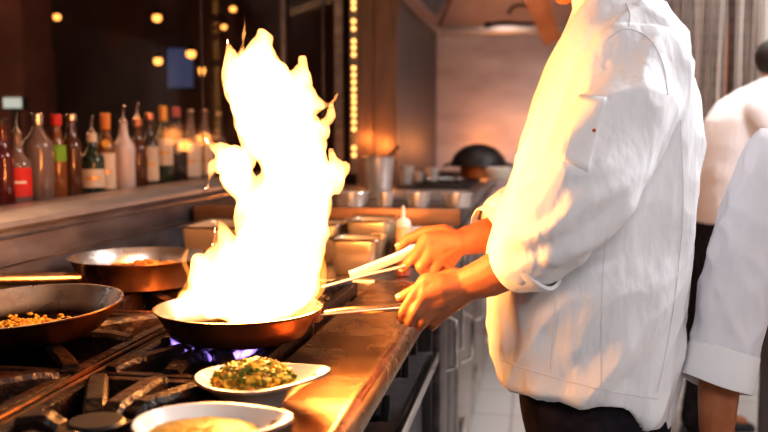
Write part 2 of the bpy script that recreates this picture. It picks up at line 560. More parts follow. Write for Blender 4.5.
G = dict(darkred=glassmat('glass_dark_red', (.10, .012, .012)), brown=glassmat('glass_brown', (.10, .035, .010)),
         amber=glassmat('glass_amber', (.22, .085, .018)), green=glassmat('glass_green', (.018, .045, .018)),
         dark=glassmat('glass_dark', (.025, .018, .016)), grey=glassmat('glass_smoky', (.20, .15, .13)),
         white=glassmat('ceramic_white', (.72, .64, .60), .3), redliq=glassmat('red_liquid', (.60, .025, .02)))
LB = dict(white=mat('label_white', (.80, .74, .66), .6), green=mat('label_green', (.20, .45, .03), .6), red=mat('label_red', (.62, .03, .025), .6),
          cream=mat('label_cream', (.75, .66, .52), .6), yellow=mat('label_yellow', (.80, .45, .05), .6), gold=mat('cap_gold', (.85, .45, .08), .35, .5),
          capred=mat('cap_red', (.60, .04, .03), .4), silver=mat('cap_silver', (.75, .68, .64), .25, .9), pink=mat('cap_pink', (.50, .12, .13), .4),
          orange=mat('cap_orange', (.80, .30, .06), .4), black=M['black'], copper=mat('cap_copper', (.7, .35, .2), .3, .7))
BX = -1.43


def bottle(u, top, w, glass, cap, caplen, label=None, pour=None, shape='round', neck=.30, txt='', lab2=None, dx=0, body=.55):
    X = BX + dx
    Y = PX(u, 150, X).y
    base = 1.10
    s = Vector((X, Y)).length / F
    hpx = PX(u, top, X).z
    H = hpx - base
    r = w * s / 2
    t = thing('bottle', txt, 'bottle', (X, Y, base), 'bottles on the bar counter behind the window')
    ptop = H
    if pour:
        H = H - .055
    rn = .0125 if r > .022 else .010
    z1 = H * body
    pr = [(0, 0), (r * .9, 0), (r, .006), (r, z1)]
    if shape == 'taper':
        pr = [(0, 0), (r * .85, 0), (r * .88, .01), (r, z1)]
    if shape == 'square':
        pr += [(r * .92, z1 + .012), (rn * 1.5, z1 + .03)]
    else:
        pr += [(r * .93, z1 + H * .06), (r * .62, z1 + H * .12), (rn * 1.35, z1 + H * .19)]
    pr += [(rn, H - caplen - .004), (rn * 1.2, H - caplen), (rn * 1.2, H - .004), (0, H - .003)]
    bm = bmesh.new(); lathe(bm, pr, (X, Y, base), 20); obj('glass_body', bm, G[glass], t)
    if caplen:
        bm = bmesh.new(); lathe(bm, [(rn * 1.3, H - caplen), (rn * 1.38, H - caplen + .003), (rn * 1.38, H - .003), (rn * 1.1, H), (0, H)], (X, Y, base), 16)
        obj('cap', bm, LB[cap], t)
    if label:
        lc, a, c_ = label
        bm = bmesh.new()
        n = 12
        ang0 = math.atan2(-Y, -X)   # faces the kitchen window
        rr = r * 1.015
        lo = [bm.verts.new((X + rr * math.cos(ang0 + q), Y + rr * math.sin(ang0 + q), base + H * a)) for q in [-1.25 + 2.5 * k / n for k in range(n + 1)]]
        hi = [bm.verts.new((v.co.x, v.co.y, base + H * c_)) for v in lo]
        for k in range(n):
            bm.faces.new((lo[k], lo[k + 1], hi[k + 1], hi[k]))
        obj('paper_label', bm, LB[lc], t)
        if lc in ('white', 'cream', 'red', 'yellow'):
            bm = bmesh.new(); rr = r * 1.03; zz = base + H * (a * .55 + c_ * .45)
            lo = [bm.verts.new((X + rr * math.cos(ang0 + q), Y + rr * math.sin(ang0 + q), zz)) for q in [-.6 + 1.2 * k / 6 for k in range(7)]]
            hi = [bm.verts.new((v.co.x, v.co.y, zz + .008)) for v in lo]
            for k in range(6):
                bm.faces.new((lo[k], lo[k + 1], hi[k + 1], hi[k]))
            obj('label_band', bm, LB['gold'] if lc != 'red' else LB['white'], t)
    if lab2:
        lc, a, rad = lab2
        ang0 = math.atan2(-Y, -X)
        bm = bmesh.new()
        n = 18
        cv = []
        for k in range(n):
            q = rad / r * math.cos(2 * PI * k / n); z = base + H * a + rad * math.sin(2 * PI * k / n)
            cv.append(bm.verts.new((X + r * 1.03 * math.cos(ang0 + q), Y + r * 1.03 * math.sin(ang0 + q), z)))
        bm.faces.new(cv); obj('round_label', bm, LB[lc], t)
    if pour:
        bm = bmesh.new()
        lathe(bm, [(rn * .9, H - .01), (rn * 1.1, H), (rn * .7, H + .008), (.004, H + .016)], (X, Y, base), 12)
        tube(bm, [(X, Y, base + H + .01), (X, Y, base + H + .03), (X + .004, Y - .004, base + H + .045), (X + .011, Y - .010, base + ptop)], [.0045, .004, .0035, .003], 8)
        obj('pourer', bm, LB['silver'] if pour == 'silver' else M['black'], t)
    return t


bottle(2, 118, 20, 'darkred', 'black', .02, None, txt='dark red bottle cut by the left edge, leftmost on the bar')
bottle(17, 113, 25, 'grey', 'silver', 0, ('red', .12, .52), 'silver', txt='clear bottle with red label and metal pourer, second from left')
bottle(38, 113, 29, 'grey', 'silver', .035, None, txt='stout clear decanter with tall silver stopper, third from left', body=.62)
bottle(57, 114, 17, 'amber', 'capred', .035, ('green', .45, .64), txt='slim amber bottle with red cap and green label')
bottle(72, 114, 18, 'brown', 'silver', .022, None, txt='brown unlabelled bottle with silver cap, beside the green labelled one', body=.60)
bottle(92, 116, 23, 'green', 'cream', .03, ('cream', .12, .42), 'silver', txt='dark green bottle with cream label and metal pourer')
bottle(106, 113, 18, 'amber', 'orange', .055, ('cream', .05, .5), txt='bottle with orange cap and tall cream label', lab2=('yellow', .62, .014))
bottle(124, 106, 21, 'white', 'copper', .0, None, 'silver', txt='all white bottle with tall metal pourer', body=.62)
bottle(138, 103, 17, 'brown', 'copper', .03, None, 'silver', txt='dark brown bottle with metal pourer, right of the white bottle')
bottle(150, 113, 17, 'dark', 'copper', .028, ('cream', .08, .55), txt='dark bottle with copper cap and narrow cream label')
bottle(164, 106, 18, 'green', 'gold', .06, ('cream', .25, .58), txt='dark green bottle with tall gold foil neck')
bottle(177, 107, 20, 'dark', 'pink', .04, None, txt='dark bottle with dull pink cap and round white label', lab2=('white', .48, .024))
bottle(191, 109, 18, 'grey', 'silver', .012, ('white', .06, .52), txt='smoky clear bottle with white label, left of the flame')
bottle(205, 109, 18, 'grey', 'silver', .012, ('cream', .06, .5), txt='smoky clear bottle behind the flame edge, rightmost but one')
bottle(219, 112, 18, 'dark', 'silver', .012, None, txt='dark bottle mostly hidden behind the flame, rightmost on the bar')

# ------------------------------------------------------------------ LED strip on the column
p0 = P(354, 78, YC - .02)
t = thing('light_strip', 'vertical strip of round amber bulbs beside the steel column', 'lights', (p0.x, p0.y, 1.1))
bm = bmesh.new(); box2(bm, (p0.x - .02, p0.y, 1.1), (p0.x + .02, p0.y + .012, 2.5)); obj('backing', bm, 'darksteel', t)
for v in (-12, -5, 2, 8, 21, 28.5, 41, 47.5, 54.5, 68, 75, 82, 89, 96, 102, 108.5, 115, 122, 129, 148, 155):
    q = P(354.5, v, YC - .03)
    bm = bmesh.new(); ell(bm, (p0.x, p0.y - .006, q.z), (.0115, .0115, .0115), seg=12); obj('bulb', bm, 'bulb', t)

# ------------------------------------------------------------------ extractor hood over the rear station
t = thing('extractor_hood', 'steel extractor hood over the rear cooking station', 'hood', ((XC + .22) / 2, 4.5, 1.97))
x0, x1, y0, y1, zb, zt = XC, .24, 2.9, YB - .01, 1.985, 2.45
bm = bmesh.new()
lo = [(x0, y0, zb), (x1, y0, zb), (x1, y1, zb), (x0, y1, zb)]
hi = [(x0 + .28, y0 + .3, zt), (x1 - .1, y0 + .3, zt), (x1 - .1, y1 - .55, zt), (x0 + .28, y1 - .55, zt)]
L = [bm.verts.new(p) for p in lo]; H_ = [bm.verts.new(p) for p in hi]
for k in range(4):
    bm.faces.new((L[k], L[(k + 1) % 4], H_[(k + 1) % 4], H_[k]))
bm.faces.new(H_)
o = obj('canopy', bm, 'backwall', t, smooth=False)
sm = o.modifiers.new('s', 'SOLIDIFY'); sm.thickness = .01; sm.offset = 0
bm = bmesh.new()
for a, c in (((x0, y0), (x1, y0)), ((x1, y0), (x1, y1 + .0)), ((x0, y1), (x1, y1)), ((x0, y0), (x0, y1))):
    box2(bm, (min(a[0], c[0]) - .0, min(a[1], c[1]) - .02, zb - .045), (max(a[0], c[0]) + .02, max(a[1], c[1]), zb + .01), .003)
obj('gutter', bm, 'steel', t)
bm = bmesh.new()
for k in range(14):   # baffle filter ribs on the left slope
    y = y0 + .45 + k * .17
    tube(bm, [(x0 + .03, y, zb + .03), (x0 + .27, y, zt - .03)], .022, 6)
obj('baffle_filter', bm, 'darksteel', t)
bm = bmesh.new()
tube(bm, [(x0 + .02, y1 - .03, zb + .02), (x0 + .28, y1 - .55, zt)], .018, 6)
obj('corner_rib', bm, 'darksteel', t)
# slanted side plate, orange firelight painted in as its copper colour
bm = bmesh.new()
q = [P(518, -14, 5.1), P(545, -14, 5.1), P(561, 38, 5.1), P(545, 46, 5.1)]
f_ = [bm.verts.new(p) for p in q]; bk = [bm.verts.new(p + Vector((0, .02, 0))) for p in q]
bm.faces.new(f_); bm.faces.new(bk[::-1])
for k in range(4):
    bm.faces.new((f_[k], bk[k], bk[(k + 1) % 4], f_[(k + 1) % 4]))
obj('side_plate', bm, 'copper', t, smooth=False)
tp = thing('suppression_pipe', 'black bent pipe with nozzle under the hood', 'pipe', P(505, 25, 5.6))
bm = bmesh.new()
tube(bm, [P(488, 25, 5.6), P(505, 23, 5.6), P(530, 24, 5.6), P(538, 18, 5.6), P(545, -10, 5.6)], .012, 8, sub=4)
obj('pipe', bm, 'blackmetal', tp)
bm = bmesh.new(); tube(bm, [P(508, 14, 5.6), P(513, 7, 5.6), P(522, 5, 5.6), P(531, 8, 5.6), P(535, 20, 5.6)], .009, 8, sub=4); obj('branch_pipe', bm, 'blackmetal', tp)
bm = bmesh.new(); ell(bm, P(488, 25, 5.6), (.025, .025, .02), seg=12); obj('nozzle', bm, 'blackmetal', tp)

# ------------------------------------------------------------------ gas range
YR0, YR1 = .35, 2.38
XD = -.705       # divider between back and front burners
XE = -.440       # front limit of the burner wells
rng = thing('gas_range', 'long stainless gas range with burner wells under the pans', 'stove', (-.7, 1.4, 0))
bm = bmesh.new(); box2(bm, (XW + .01, YR0, .0), (-.36, YR1, .858)); obj('carcass', bm, 'darksteel', rng)
bm = bmesh.new(); box2(bm, (XW + .005, YR0, .858), (XE, YR1, .872)); obj('burner_well', bm, mat('sooty_well', (.04, .02, .012), .35, .6, (.20, .09, .04), 14, bump=.2, rvar=.12), rng)
bm = bmesh.new()   # front ledge with a rolled edge
pf = [(XE, .872), (XE, .893), (XE + .008, .900), (XF - .030, .900), (XF - .022, .906), (XF - .008, .906), (XF, .898), (XF, .862), (XF - .012, .856), (XF - .03, .862), (-.36, .862)]
vs = [[bm.verts.new((x, y, z)) for x, z in pf] for y in (YR0, 1, 1.7, YR1)]
for a, c in zip(vs, vs[1:]):
    for k in range(len(pf)):
        bm.faces.new((a[k], a[(k + 1) % len(pf)], c[(k + 1) % len(pf)], c[k]))
bm.faces.new(vs[0]); bm.faces.new(vs[-1][::-1])
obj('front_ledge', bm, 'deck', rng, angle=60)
bm = bmesh.new()
box2(bm, (XD - .012, YR0, .872), (XD + .012, YR1, .912), .003)
tube(bm, [(XD - .010, YR0, .915), (XD - .010, YR1, .915)], .005, 8)
tube(bm, [(XD + .010, YR0, .915), (XD + .010, YR1, .915)], .005, 8)
obj('divider_rail', bm, 'panburnt', rng)
# knob panel and tray
bm = bmesh.new(); box2(bm, (-.37, YR0, .70), (-.335, YR1, .858)); obj('control_panel', bm, 'darksteel', rng)
bm = bmesh.new()
box2(bm, (-.37, YR0, .690), (-.262, YR1, .700))
obj('drip_tray', bm, 'panelgrey', rng)
bm = bmesh.new(); box2(bm, (-.272, YR0, .680), (-.256, YR1 + .01, .712), .003); box2(bm, (-.37, YR1 - .008, .685), (-.258, YR1 + .01, .712), .003)
obj('tray_rim', bm, 'chrome', rng)
bm = bmesh.new(); box2(bm, (-.36, YR0, .04), (-.30, YR1, .66), .005); obj('oven_door', bm, 'panelgrey', rng)
M['knobface'] = mat('knob_print', (.5, .5, .5), .5)
for (u, v, z) in ((377, 408, .775), (397, 366, .775), (406, 344, .79)):
    pk = PX(u, v, -.305)
    bm = bmesh.new()
    rot = Matrix.Rotation(R(90), 4, 'Y')
    lathe(bm, [(0, 0), (.034, 0), (.034, .006), (.028, .010), (.027, .034), (.023, .042), (0, .042)], (-.335, pk.y, pk.z), 24, rot)
    box(bm, (-.335 + .042, pk.y, pk.z), (.030, .012, .052), bev=.003)
    k = obj('knob', bm, 'black', rng)
# burners
burn = []
for by in (.60, 1.07, 1.54, 2.01):
    for bx in (-.925, -.565):
        burn.append((bx, by))
        bm = bmesh.new()
        lathe(bm, [(0, 0), (.060, 0), (.062, .01), (.048, .018), (.046, .030), (.052, .034), (.052, .042), (.02, .046), (0, .046)], (bx, by, .872), 28)
        k = obj('burner', bm, 'iron', rng)
        bm = bmesh.new(); lathe(bm, [(0, .046), (.036, .046), (.038, .050), (.034, .054), (0, .055)], (bx, by, .872), 24); obj('burner_cap', bm, 'blackmetal', k)


def make_grate(cx, cy, wx, wy, label):
    t = thing('burner_grate', label, 'grate', (cx, cy, .872), 'cast iron grates on the gas range')
    zt_, h = .932, .042
    bm = bmesh.new()
    bw = .020
    for sx_ in (-1, 1):
        box(bm, (cx + sx_ * (wx / 2 - bw / 2), cy, zt_ - .028), (bw, wy, .030), bev=.003)
        box(bm, (cx, cy + sx_ * (wy / 2 - bw / 2), zt_ - .028), (wx, bw, .030), bev=.003)
        for sy_ in (-1, 1):
            box(bm, (cx + sx_ * (wx / 2 - bw / 2), cy + sy_ * (wy / 2 - bw / 2), .892), (bw, bw, .038), bev=.002)
    obj('frame', bm, 'iron', t)
    for k in range(8):
        a = k * PI / 4
        d = Vector((math.cos(a), math.sin(a), 0))
        # outer point on the frame
        ex = wx / 2 - bw; ey = wy / 2 - bw
        if k % 2:
            d = Vector((math.copysign(ex, d.x), math.copysign(ey, d.y), 0)); L_ = d.length; d.normalize()
        else:
            L_ = ex if abs(d.x) > .5 else ey
        r0 = .042 if k % 2 == 0 else .060
        bm = bmesh.new()
        s = Vector((-d.y, d.x, 0))
        c0 = Vector((cx, cy, 0))
        w2, w1 = .016, .011
        secs = []
        for (rr, zt2, zb2) in ((L_ + .004, zt_ - .006, zt_ - .040), (L_ - .03, zt_, zt_ - .052), (r0 + .02, zt_, zt_ - .052), (r0, zt_ - .012, zt_ - .036)):
            p = c0 + d * rr
            secs.append([p + s * w2 + Vector((0, 0, zb2)), p - s * w2 + Vector((0, 0, zb2)), p - s * w2 + Vector((0, 0, zt2 - .008)),
                         p - s * w1 + Vector((0, 0, zt2)), p + s * w1 + Vector((0, 0, zt2)), p + s * w2 + Vector((0, 0, zt2 - .008))])
        loft(bm, secs)
        obj('support_bar', bm, 'iron', t, angle=25)
    return t


rows = ['nearest the camera', 'second from the camera', 'third from the camera', 'farthest from the camera']
gf = gb = None
for i, by in enumerate((.60, 1.07, 1.54, 2.01)):
    extra = {1: ', bare in front of the burning pan', 2: ', under the burning pan'}.get(i, '')
    lf = 'cast iron front row grate, %s%s' % (rows[i], extra)
    lb = 'cast iron grate of the back burner row along the wall, %s' % rows[i]
    if gf is None:
        gf = make_grate(-.570, by, .240, .46, lf); gb = make_grate(-.925, by, .40, .46, lb)
    else:
        dup(gf, (-.570, by, .872), lf); dup(gb, (-.925, by, .872), lb)

# steel counter unit after the range
t = thing('steel_cabinet', 'steel worktop cabinet just past the gas range, trays standing on it', 'cabinet', (-.7, 2.65, 0))
bm = bmesh.new(); box2(bm, (XW + .01, YR1 + .012, .05), (XF - .03, 2.90, .87)); obj('carcass', bm, 'panelgrey', t)
bm = bmesh.new(); box2(bm, (XW + .005, YR1 + .005, .87), (XF, 2.90, .90), .004); obj('worktop', bm, 'steel', t)
for y in (2.42, 2.66):
    bm = bmesh.new(); box2(bm, (XF - .03, y, .10), (XF - .008, y + .22, .86), .004); k = obj('door', bm, 'darksteel', t)
    bm = bmesh.new(); tube(bm, [(XF - .008, y + .19, .60), (XF + .018, y + .19, .61), (XF + .018, y + .19, .75), (XF - .008, y + .19, .76)], .006, 8); obj('handle', bm, 'chrome', k)
# raised station
t = thing('cooking_station', 'raised steel cooking station along the back with latched doors', 'counter', (-.6, 4.4, 0))
bm = bmesh.new(); box2(bm, (XW + .01, 2.93, .05), (XF - .03, YC - .01, 1.0)); box2(bm, (XC + .004, YC - .01, .05), (XF - .03, YB - .01, 1.0)); obj('carcass', bm, 'panel', t)
bm = bmesh.new(); box2(bm, (XW + .01, 2.92, 1.0), (XF, YC - .01, 1.05), .004); box2(bm, (XC + .004, YC - .01, 1.0), (XF, YB - .01, 1.05), .004); obj('worktop', bm, mat('station_top', (.16, .13, .12), .3, .8, (.3, .26, .25), 5), t)
bm = bmesh.new(); box2(bm, (XW + .02, 2.895, .998), (XF + .004, 2.918, 1.056), .004); obj('front_rail', bm, mat('warm_rail', (.22, .11, .06), .4, .6, (.32, .17, .09), 6, (1, 1, 6)), t)
for i, y in enumerate((3.0, 3.72, 4.44, 5.16)):
    bm = bmesh.new(); box2(bm, (XF - .03, y, .10), (XF - .006, y + .68, .97), .004); k = obj('door', bm, 'steel', t)
    bm = bmesh.new()
    tube(bm, [(XF - .004, y + .10, .50), (XF + .03, y + .10, .52), (XF + .03, y + .10, .66), (XF - .004, y + .10, .68)], .008, 8)
    obj('handle', bm, 'chrome', k)
    for z in (.28, .86):
        bm = bmesh.new(); box(bm, (XF + .004, y + .05, z), (.02, .05, .06), bev=.004); tube(bm, [(XF + .012, y + .05, z - .04), (XF + .012, y + .05, z + .04)], .007, 8)
        obj('hinge', bm, 'chrome', k)


# ------------------------------------------------------------------ pans
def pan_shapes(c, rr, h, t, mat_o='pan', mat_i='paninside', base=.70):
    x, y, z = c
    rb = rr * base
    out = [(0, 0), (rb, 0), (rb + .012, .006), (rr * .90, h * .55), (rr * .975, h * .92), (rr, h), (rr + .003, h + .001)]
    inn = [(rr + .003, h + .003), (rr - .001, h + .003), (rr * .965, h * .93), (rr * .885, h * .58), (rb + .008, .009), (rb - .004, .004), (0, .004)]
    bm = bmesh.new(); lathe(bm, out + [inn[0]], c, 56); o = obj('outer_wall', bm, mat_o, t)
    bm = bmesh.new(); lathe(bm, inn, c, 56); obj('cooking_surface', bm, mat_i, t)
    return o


def pan_handle(t, a, b_, c_, w, hgt, m_='handle'):
    """flat hollow handle from a (at the wall) through b_ to c_"""
    bm = bmesh.new()
    tube(bm, [a, (a + b_) / 2 + Vector((0, 0, .003)), b_, c_], [w * .75, w * .9, w, w * .85], 12, sub=5, flat=(1, hgt / w))
    return obj('handle', bm, m_, t)


# main frying pan (on the fire)
pc0 = Vector((-.527, 1.535, .934))
t = thing('frying_pan', 'steel frying pan full of fire, its handle held by the cook', 'pan', pc0)
M['panred'] = mat('pan_red_steel', (.10, .035, .016), .34, .8, (.42, .17, .08), 6, (1, 1, .5), rvar=.06, lo=.3, hi=.7)
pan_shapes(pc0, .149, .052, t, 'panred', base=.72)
ha = Vector(P(319, 314, 1.565)); hc = Vector(P(436, 304, 1.605))
hb = ha.lerp(hc, .5)
pan_handle(t, ha, hb, hc, .0095, .0075)
bm = bmesh.new(); tube(bm, [ha + Vector((0, -.011, 0)), hb + Vector((0, -.011, .001)), hc + Vector((0, -.009, 0))], .0028, 8)
tube(bm, [ha + Vector((0, .011, 0)), hb + Vector((0, .011, .001)), hc + Vector((0, .009, 0))], .0028, 8); obj('handle_edge', bm, 'handle', t)
bm = bmesh.new(); box(bm, ha + Vector((-.004, 0, -.002)), (.018, .034, .022), bev=.004)
for s_ in (-.009, .009):
    ell(bm, ha + Vector((-.016, s_, 0)), (.004, .004, .004), seg=8)
obj('handle_bracket', bm, 'pan', t)

# left pan
pc1 = Vector((-.898, 1.455, .936))
TILT = Matrix.Rotation(R(3.5), 4, Vector((.85, -.52, 0)))
t = thing('frying_pan', 'brown steel frying pan with yellow food at the left edge', 'pan', pc1)
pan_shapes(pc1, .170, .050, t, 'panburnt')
d = Vector((-.35, -.94, 0))
pan_handle(t, pc1 + d * .16 + Vector((0, 0, .035)), pc1 + d * .25 + Vector((0, 0, .055)), pc1 + d * .36 + Vector((0, 0, .075)), .011, .007)
t.rotation_euler = TILT.to_euler(); t.location = pc1 + Vector((0, 0, .007))
bm = bmesh.new()
for k in range(420):
    a = random.uniform(0, 2 * PI); r_ = min(abs(random.gauss(0, .045)), .09)
    p = pc1 + Vector((0, 0, .007)) + TILT @ Vector((math.cos(a) * r_ + .0, math.sin(a) * r_ * .8 + .012, .007 + random.uniform(0, .009)))
    ell(bm, p, (random.uniform(.003, .007), random.uniform(.003, .006), .003), Matrix.Rotation(random.uniform(0, 3), 4, 'Z'), seg=6)
tag(obj('fried_food', bm, mat('fried_bits', (.50, .20, .015), .4, 0, (.70, .36, .04), 40)), 'yellow orange chopped food in the left pan', 'food', kind='stuff')

# back pan with handle to the left
pc2 = Vector((-.947, 2.03, .936))
t = thing('frying_pan', 'deep brown pan of orange sauce by the wall, long handle pointing left', 'pan', pc2)
pan_shapes(pc2, .163, .066, t, 'pancopper', base=.84)
ha = P(92, 277, 1.94); hb = P(45, 278.5, 1.87); hc = P(-30, 280, 1.76)
bm = bmesh.new(); tube(bm, [ha, hb, hc], [.0105, .0140, .0140], 12, sub=5); obj('handle', bm, 'handle', t)
bm = bmesh.new(); tube(bm, [P(99, 284, 1.95), P(95, 275, 1.94), P(88, 274, 1.93), P(82, 277, 2.1)], .006, 8, sub=3)
tube(bm, [P(99, 284, 1.95), P(93, 284, 1.94), P(82, 280, 2.1)], .006, 8, sub=3); obj('handle_bracket', bm, 'pan', t)
bm = bmesh.new()
bmesh.ops.create_circle(bm, cap_ends=True, segments=48, radius=.138, matrix=Matrix.Translation(pc2 + Vector((0, 0, .034))))
bmesh.ops.inset_region(bm, faces=bm.faces, thickness=.03)
for k in range(4):
    bmesh.ops.inset_region(bm, faces=[f for f in bm.faces if len(f.verts) > 4], thickness=.022)
for v in bm.verts:
    r_ = (v.co - pc2); r_.z = 0
    if r_.length < .13:
        v.co.z += noise.noise(v.co * 40) * .012 + .004
for k in range(60):
    a = random.uniform(0, 2 * PI); r_ = math.sqrt(random.random()) * .10
    ell(bm, pc2 + Vector((math.cos(a) * r_, math.sin(a) * r_, .040)), (random.uniform(.006, .014), random.uniform(.006, .012), random.uniform(.004, .010)), seg=8)
tag(obj('orange_sauce', bm, 'orange_sauce'), 'orange sauce with chunks simmering in the deep back pan', 'sauce', kind='stuff')

# ------------------------------------------------------------------ the fire
def fire_obj(tongues, voxel, name, label, m_, amp=.012, sc=14, parent=None):
    bm = bmesh.new()
    for tg in tongues:
        pts = []; rad = []
        for (u, v, r, Y) in tg:
            pts.append(P(u, v, Y)); rad.append(r * Y / F)
        q = catmull([(p.x, p.y, p.z, r) for p, r in zip(pts, rad)], 6)
        P3 = [Vector(a[:3]) for a in q]; R3 = [max(a[3], .0012) for a in q]
        ell(bm, P3[0], (R3[0],) * 3, seg=16)
        tube(bm, P3, R3, 16)
    me = remeshed(bm, voxel, 3)
    bb = bmesh.new(); bb.from_mesh(me)      # keep the connected body only
    left = set(bb.verts); best = set()
    while left:
        st = [left.pop()]; comp = set(st)
        while st:
            v = st.pop()
            for e in v.link_edges:
                w = e.other_vert(v)
                if w in left:
                    left.discard(w); comp.add(w); st.append(w)
        if len(comp) > len(best):
            best = comp
    bmesh.ops.delete(bb, geom=[v for v in bb.verts if v not in best], context='VERTS')
    bb.to_mesh(me); bb.free()

    def fn(c, n):
        a = Vector((c.x * 1.0, c.y * 1.0, c.z * .45)) * sc
        k = noise.noise(a) + .6 * noise.noise(a * 2.3 + Vector((3, 1, 7))) + .35 * noise.noise(a * 5.1 + Vector((5, 2, 7)))
        return Vector((n.x, n.y, n.z * .5)) * k * amp + Vector((0, 0, abs(noise.noise(a * 1.7)) * amp * 1.5))
    displace(me, fn)
    return tag(obj(name, None, m_, me=me), label, 'fire')


Y0 = 1.54
T = [
    [(250, 298, 34, Y0), (272, 250, 38, Y0), (290, 205, 37, Y0), (292, 165, 33, Y0), (280, 128, 36, Y0), (262, 95, 36, Y0 - .02), (262, 66, 22, Y0), (267, 36, 4, Y0)],
    [(256, 90, 26, Y0), (240, 62, 9, Y0 + .02), (243, 40, 3, Y0 + .02), (245, 16, .7, Y0 + .02)],
    [(248, 105, 20, Y0), (234, 78, 10, Y0 - .02), (227, 45, .7, Y0 - .02)],
    [(258, 125, 24, Y0), (244, 118, 14, Y0 - .03), (229, 96, 5, Y0 - .03), (223, 80, .6, Y0 - .03)],
    [(270, 145, 24, Y0), (256, 150, 12, Y0), (245, 140, 5, Y0), (238, 126, .8, Y0)],
    [(282, 105, 26, Y0), (298, 82, 12, Y0 + .02), (303, 68, 5, Y0 + .02), (300, 56, .6, Y0)],
    [(288, 112, 28, Y0), (308, 108, 15, Y0 + .02), (325, 108, 6, Y0 + .03), (339, 97, .8, Y0 + .03)],
    [(285, 130, 30, Y0), (308, 128, 14, Y0 + .02), (322, 134, 5, Y0 + .02), (330, 128, .8, Y0 + .02)],
    [(298, 150, 26, Y0), (318, 130, 10, Y0), (328, 118, 4, Y0), (332, 104, .5, Y0)],
    [(302, 185, 32, Y0), (326, 185, 14, Y0 + .02), (336, 172, 8, Y0), (330, 148, .8, Y0)],
    [(310, 200, 24, Y0), (334, 190, 8, Y0 + .02), (343, 178, 4, Y0), (346, 163, .6, Y0)],
    [(262, 292, 30, Y0), (248, 256, 22, Y0 - .03), (243, 225, 10, Y0 - .02), (250, 195, 12, Y0 - .02), (240, 178, 15, Y0 - .02), (231, 160, 13, Y0 - .02), (216, 152, 7, Y0), (200, 137, .6, Y0)],
    [(236, 182, 14, Y0), (246, 168, 8, Y0), (256, 160, 4, Y0), (262, 150, .5, Y0)],
    [(228, 165, 11, Y0), (212, 172, 5, Y0), (207, 192, 1.2, Y0)],
    [(240, 188, 11, Y0 - .02), (248, 206, 6, Y0), (252, 216, 1, Y0)],
    [(176, 309, 6, Y0 - .02), (196, 302, 14, Y0 - .02), (240, 300, 24, Y0 - .02), (285, 298, 22, Y0 - .02), (308, 302, 9, Y0)],
    [(215, 298, 22, Y0), (206, 272, 16, Y0), (212, 252, 7, Y0), (215, 232, 1, Y0)],
    [(232, 290, 26, Y0), (228, 262, 18, Y0 + .02), (228, 240, 9, Y0), (218, 228, 1, Y0)],
    [(300, 285, 20, Y0), (308, 255, 15, Y0 + .02), (318, 230, 12, Y0), (325, 205, 5, Y0), (330, 190, 1, Y0)],
    [(286, 240, 30, Y0 + .03), (305, 215, 26, Y0 + .03), (316, 195, 16, Y0 + .03)],
]
fire_obj(T, .0045, 'flame', 'tall bright flame leaping from the held frying pan', 'fire', .015, 17)
T2 = [
    [(190, 305, 7, Y0 - .02), (180, 300, 6, Y0 - .02), (190, 280, 4, Y0), (184, 262, 2, Y0), (190, 248, .5, Y0)],
    [(312, 300, 6, Y0), (322, 285, 5, Y0), (322, 262, 3.5, Y0), (318, 240, .6, Y0)],
    [(176, 312, 4, Y0 - .05), (167, 304, 3, Y0 - .03), (173, 292, .5, Y0 - .02)],
    [(326, 292, 3, Y0), (330, 270, 2, Y0), (326, 252, .5, Y0)],
]
fire_obj([T2[0]], .003, 'flame', 'thin orange flame licking up at the left rim of the burning pan', 'fire_thin', .006, 22)
fire_obj([T2[1]], .003, 'flame', 'thin orange flame licking up at the right rim of the burning pan', 'fire_thin', .006, 22)
# flying scraps of fire
T3 = [[(361, 143, 1.5, Y0), (366, 138, .5, Y0)], ]
# blue gas jets under the pan
bmg = bmesh.new()
for k in range(26):
    a = 2 * PI * k / 26
    r0, r1 = .052, .066 + random.uniform(0, .012)
    c = Vector((-.565, 1.52, 0))
    dd = Vector((math.cos(a), math.sin(a), 0))
    hh = random.uniform(.0, .008)
    tube(bmg, [c + dd * r0 + Vector((0, 0, .905)), c + dd * (r0 + .014) + Vector((0, 0, .912)), c + dd * (r1 + .014) + Vector((0, 0, .928 + hh))], [.003, .0075, .0015], 8, sub=3)
tag(obj('gas_flame', bmg, 'gas'), 'ring of blue gas flames burning under the held frying pan', 'fire')


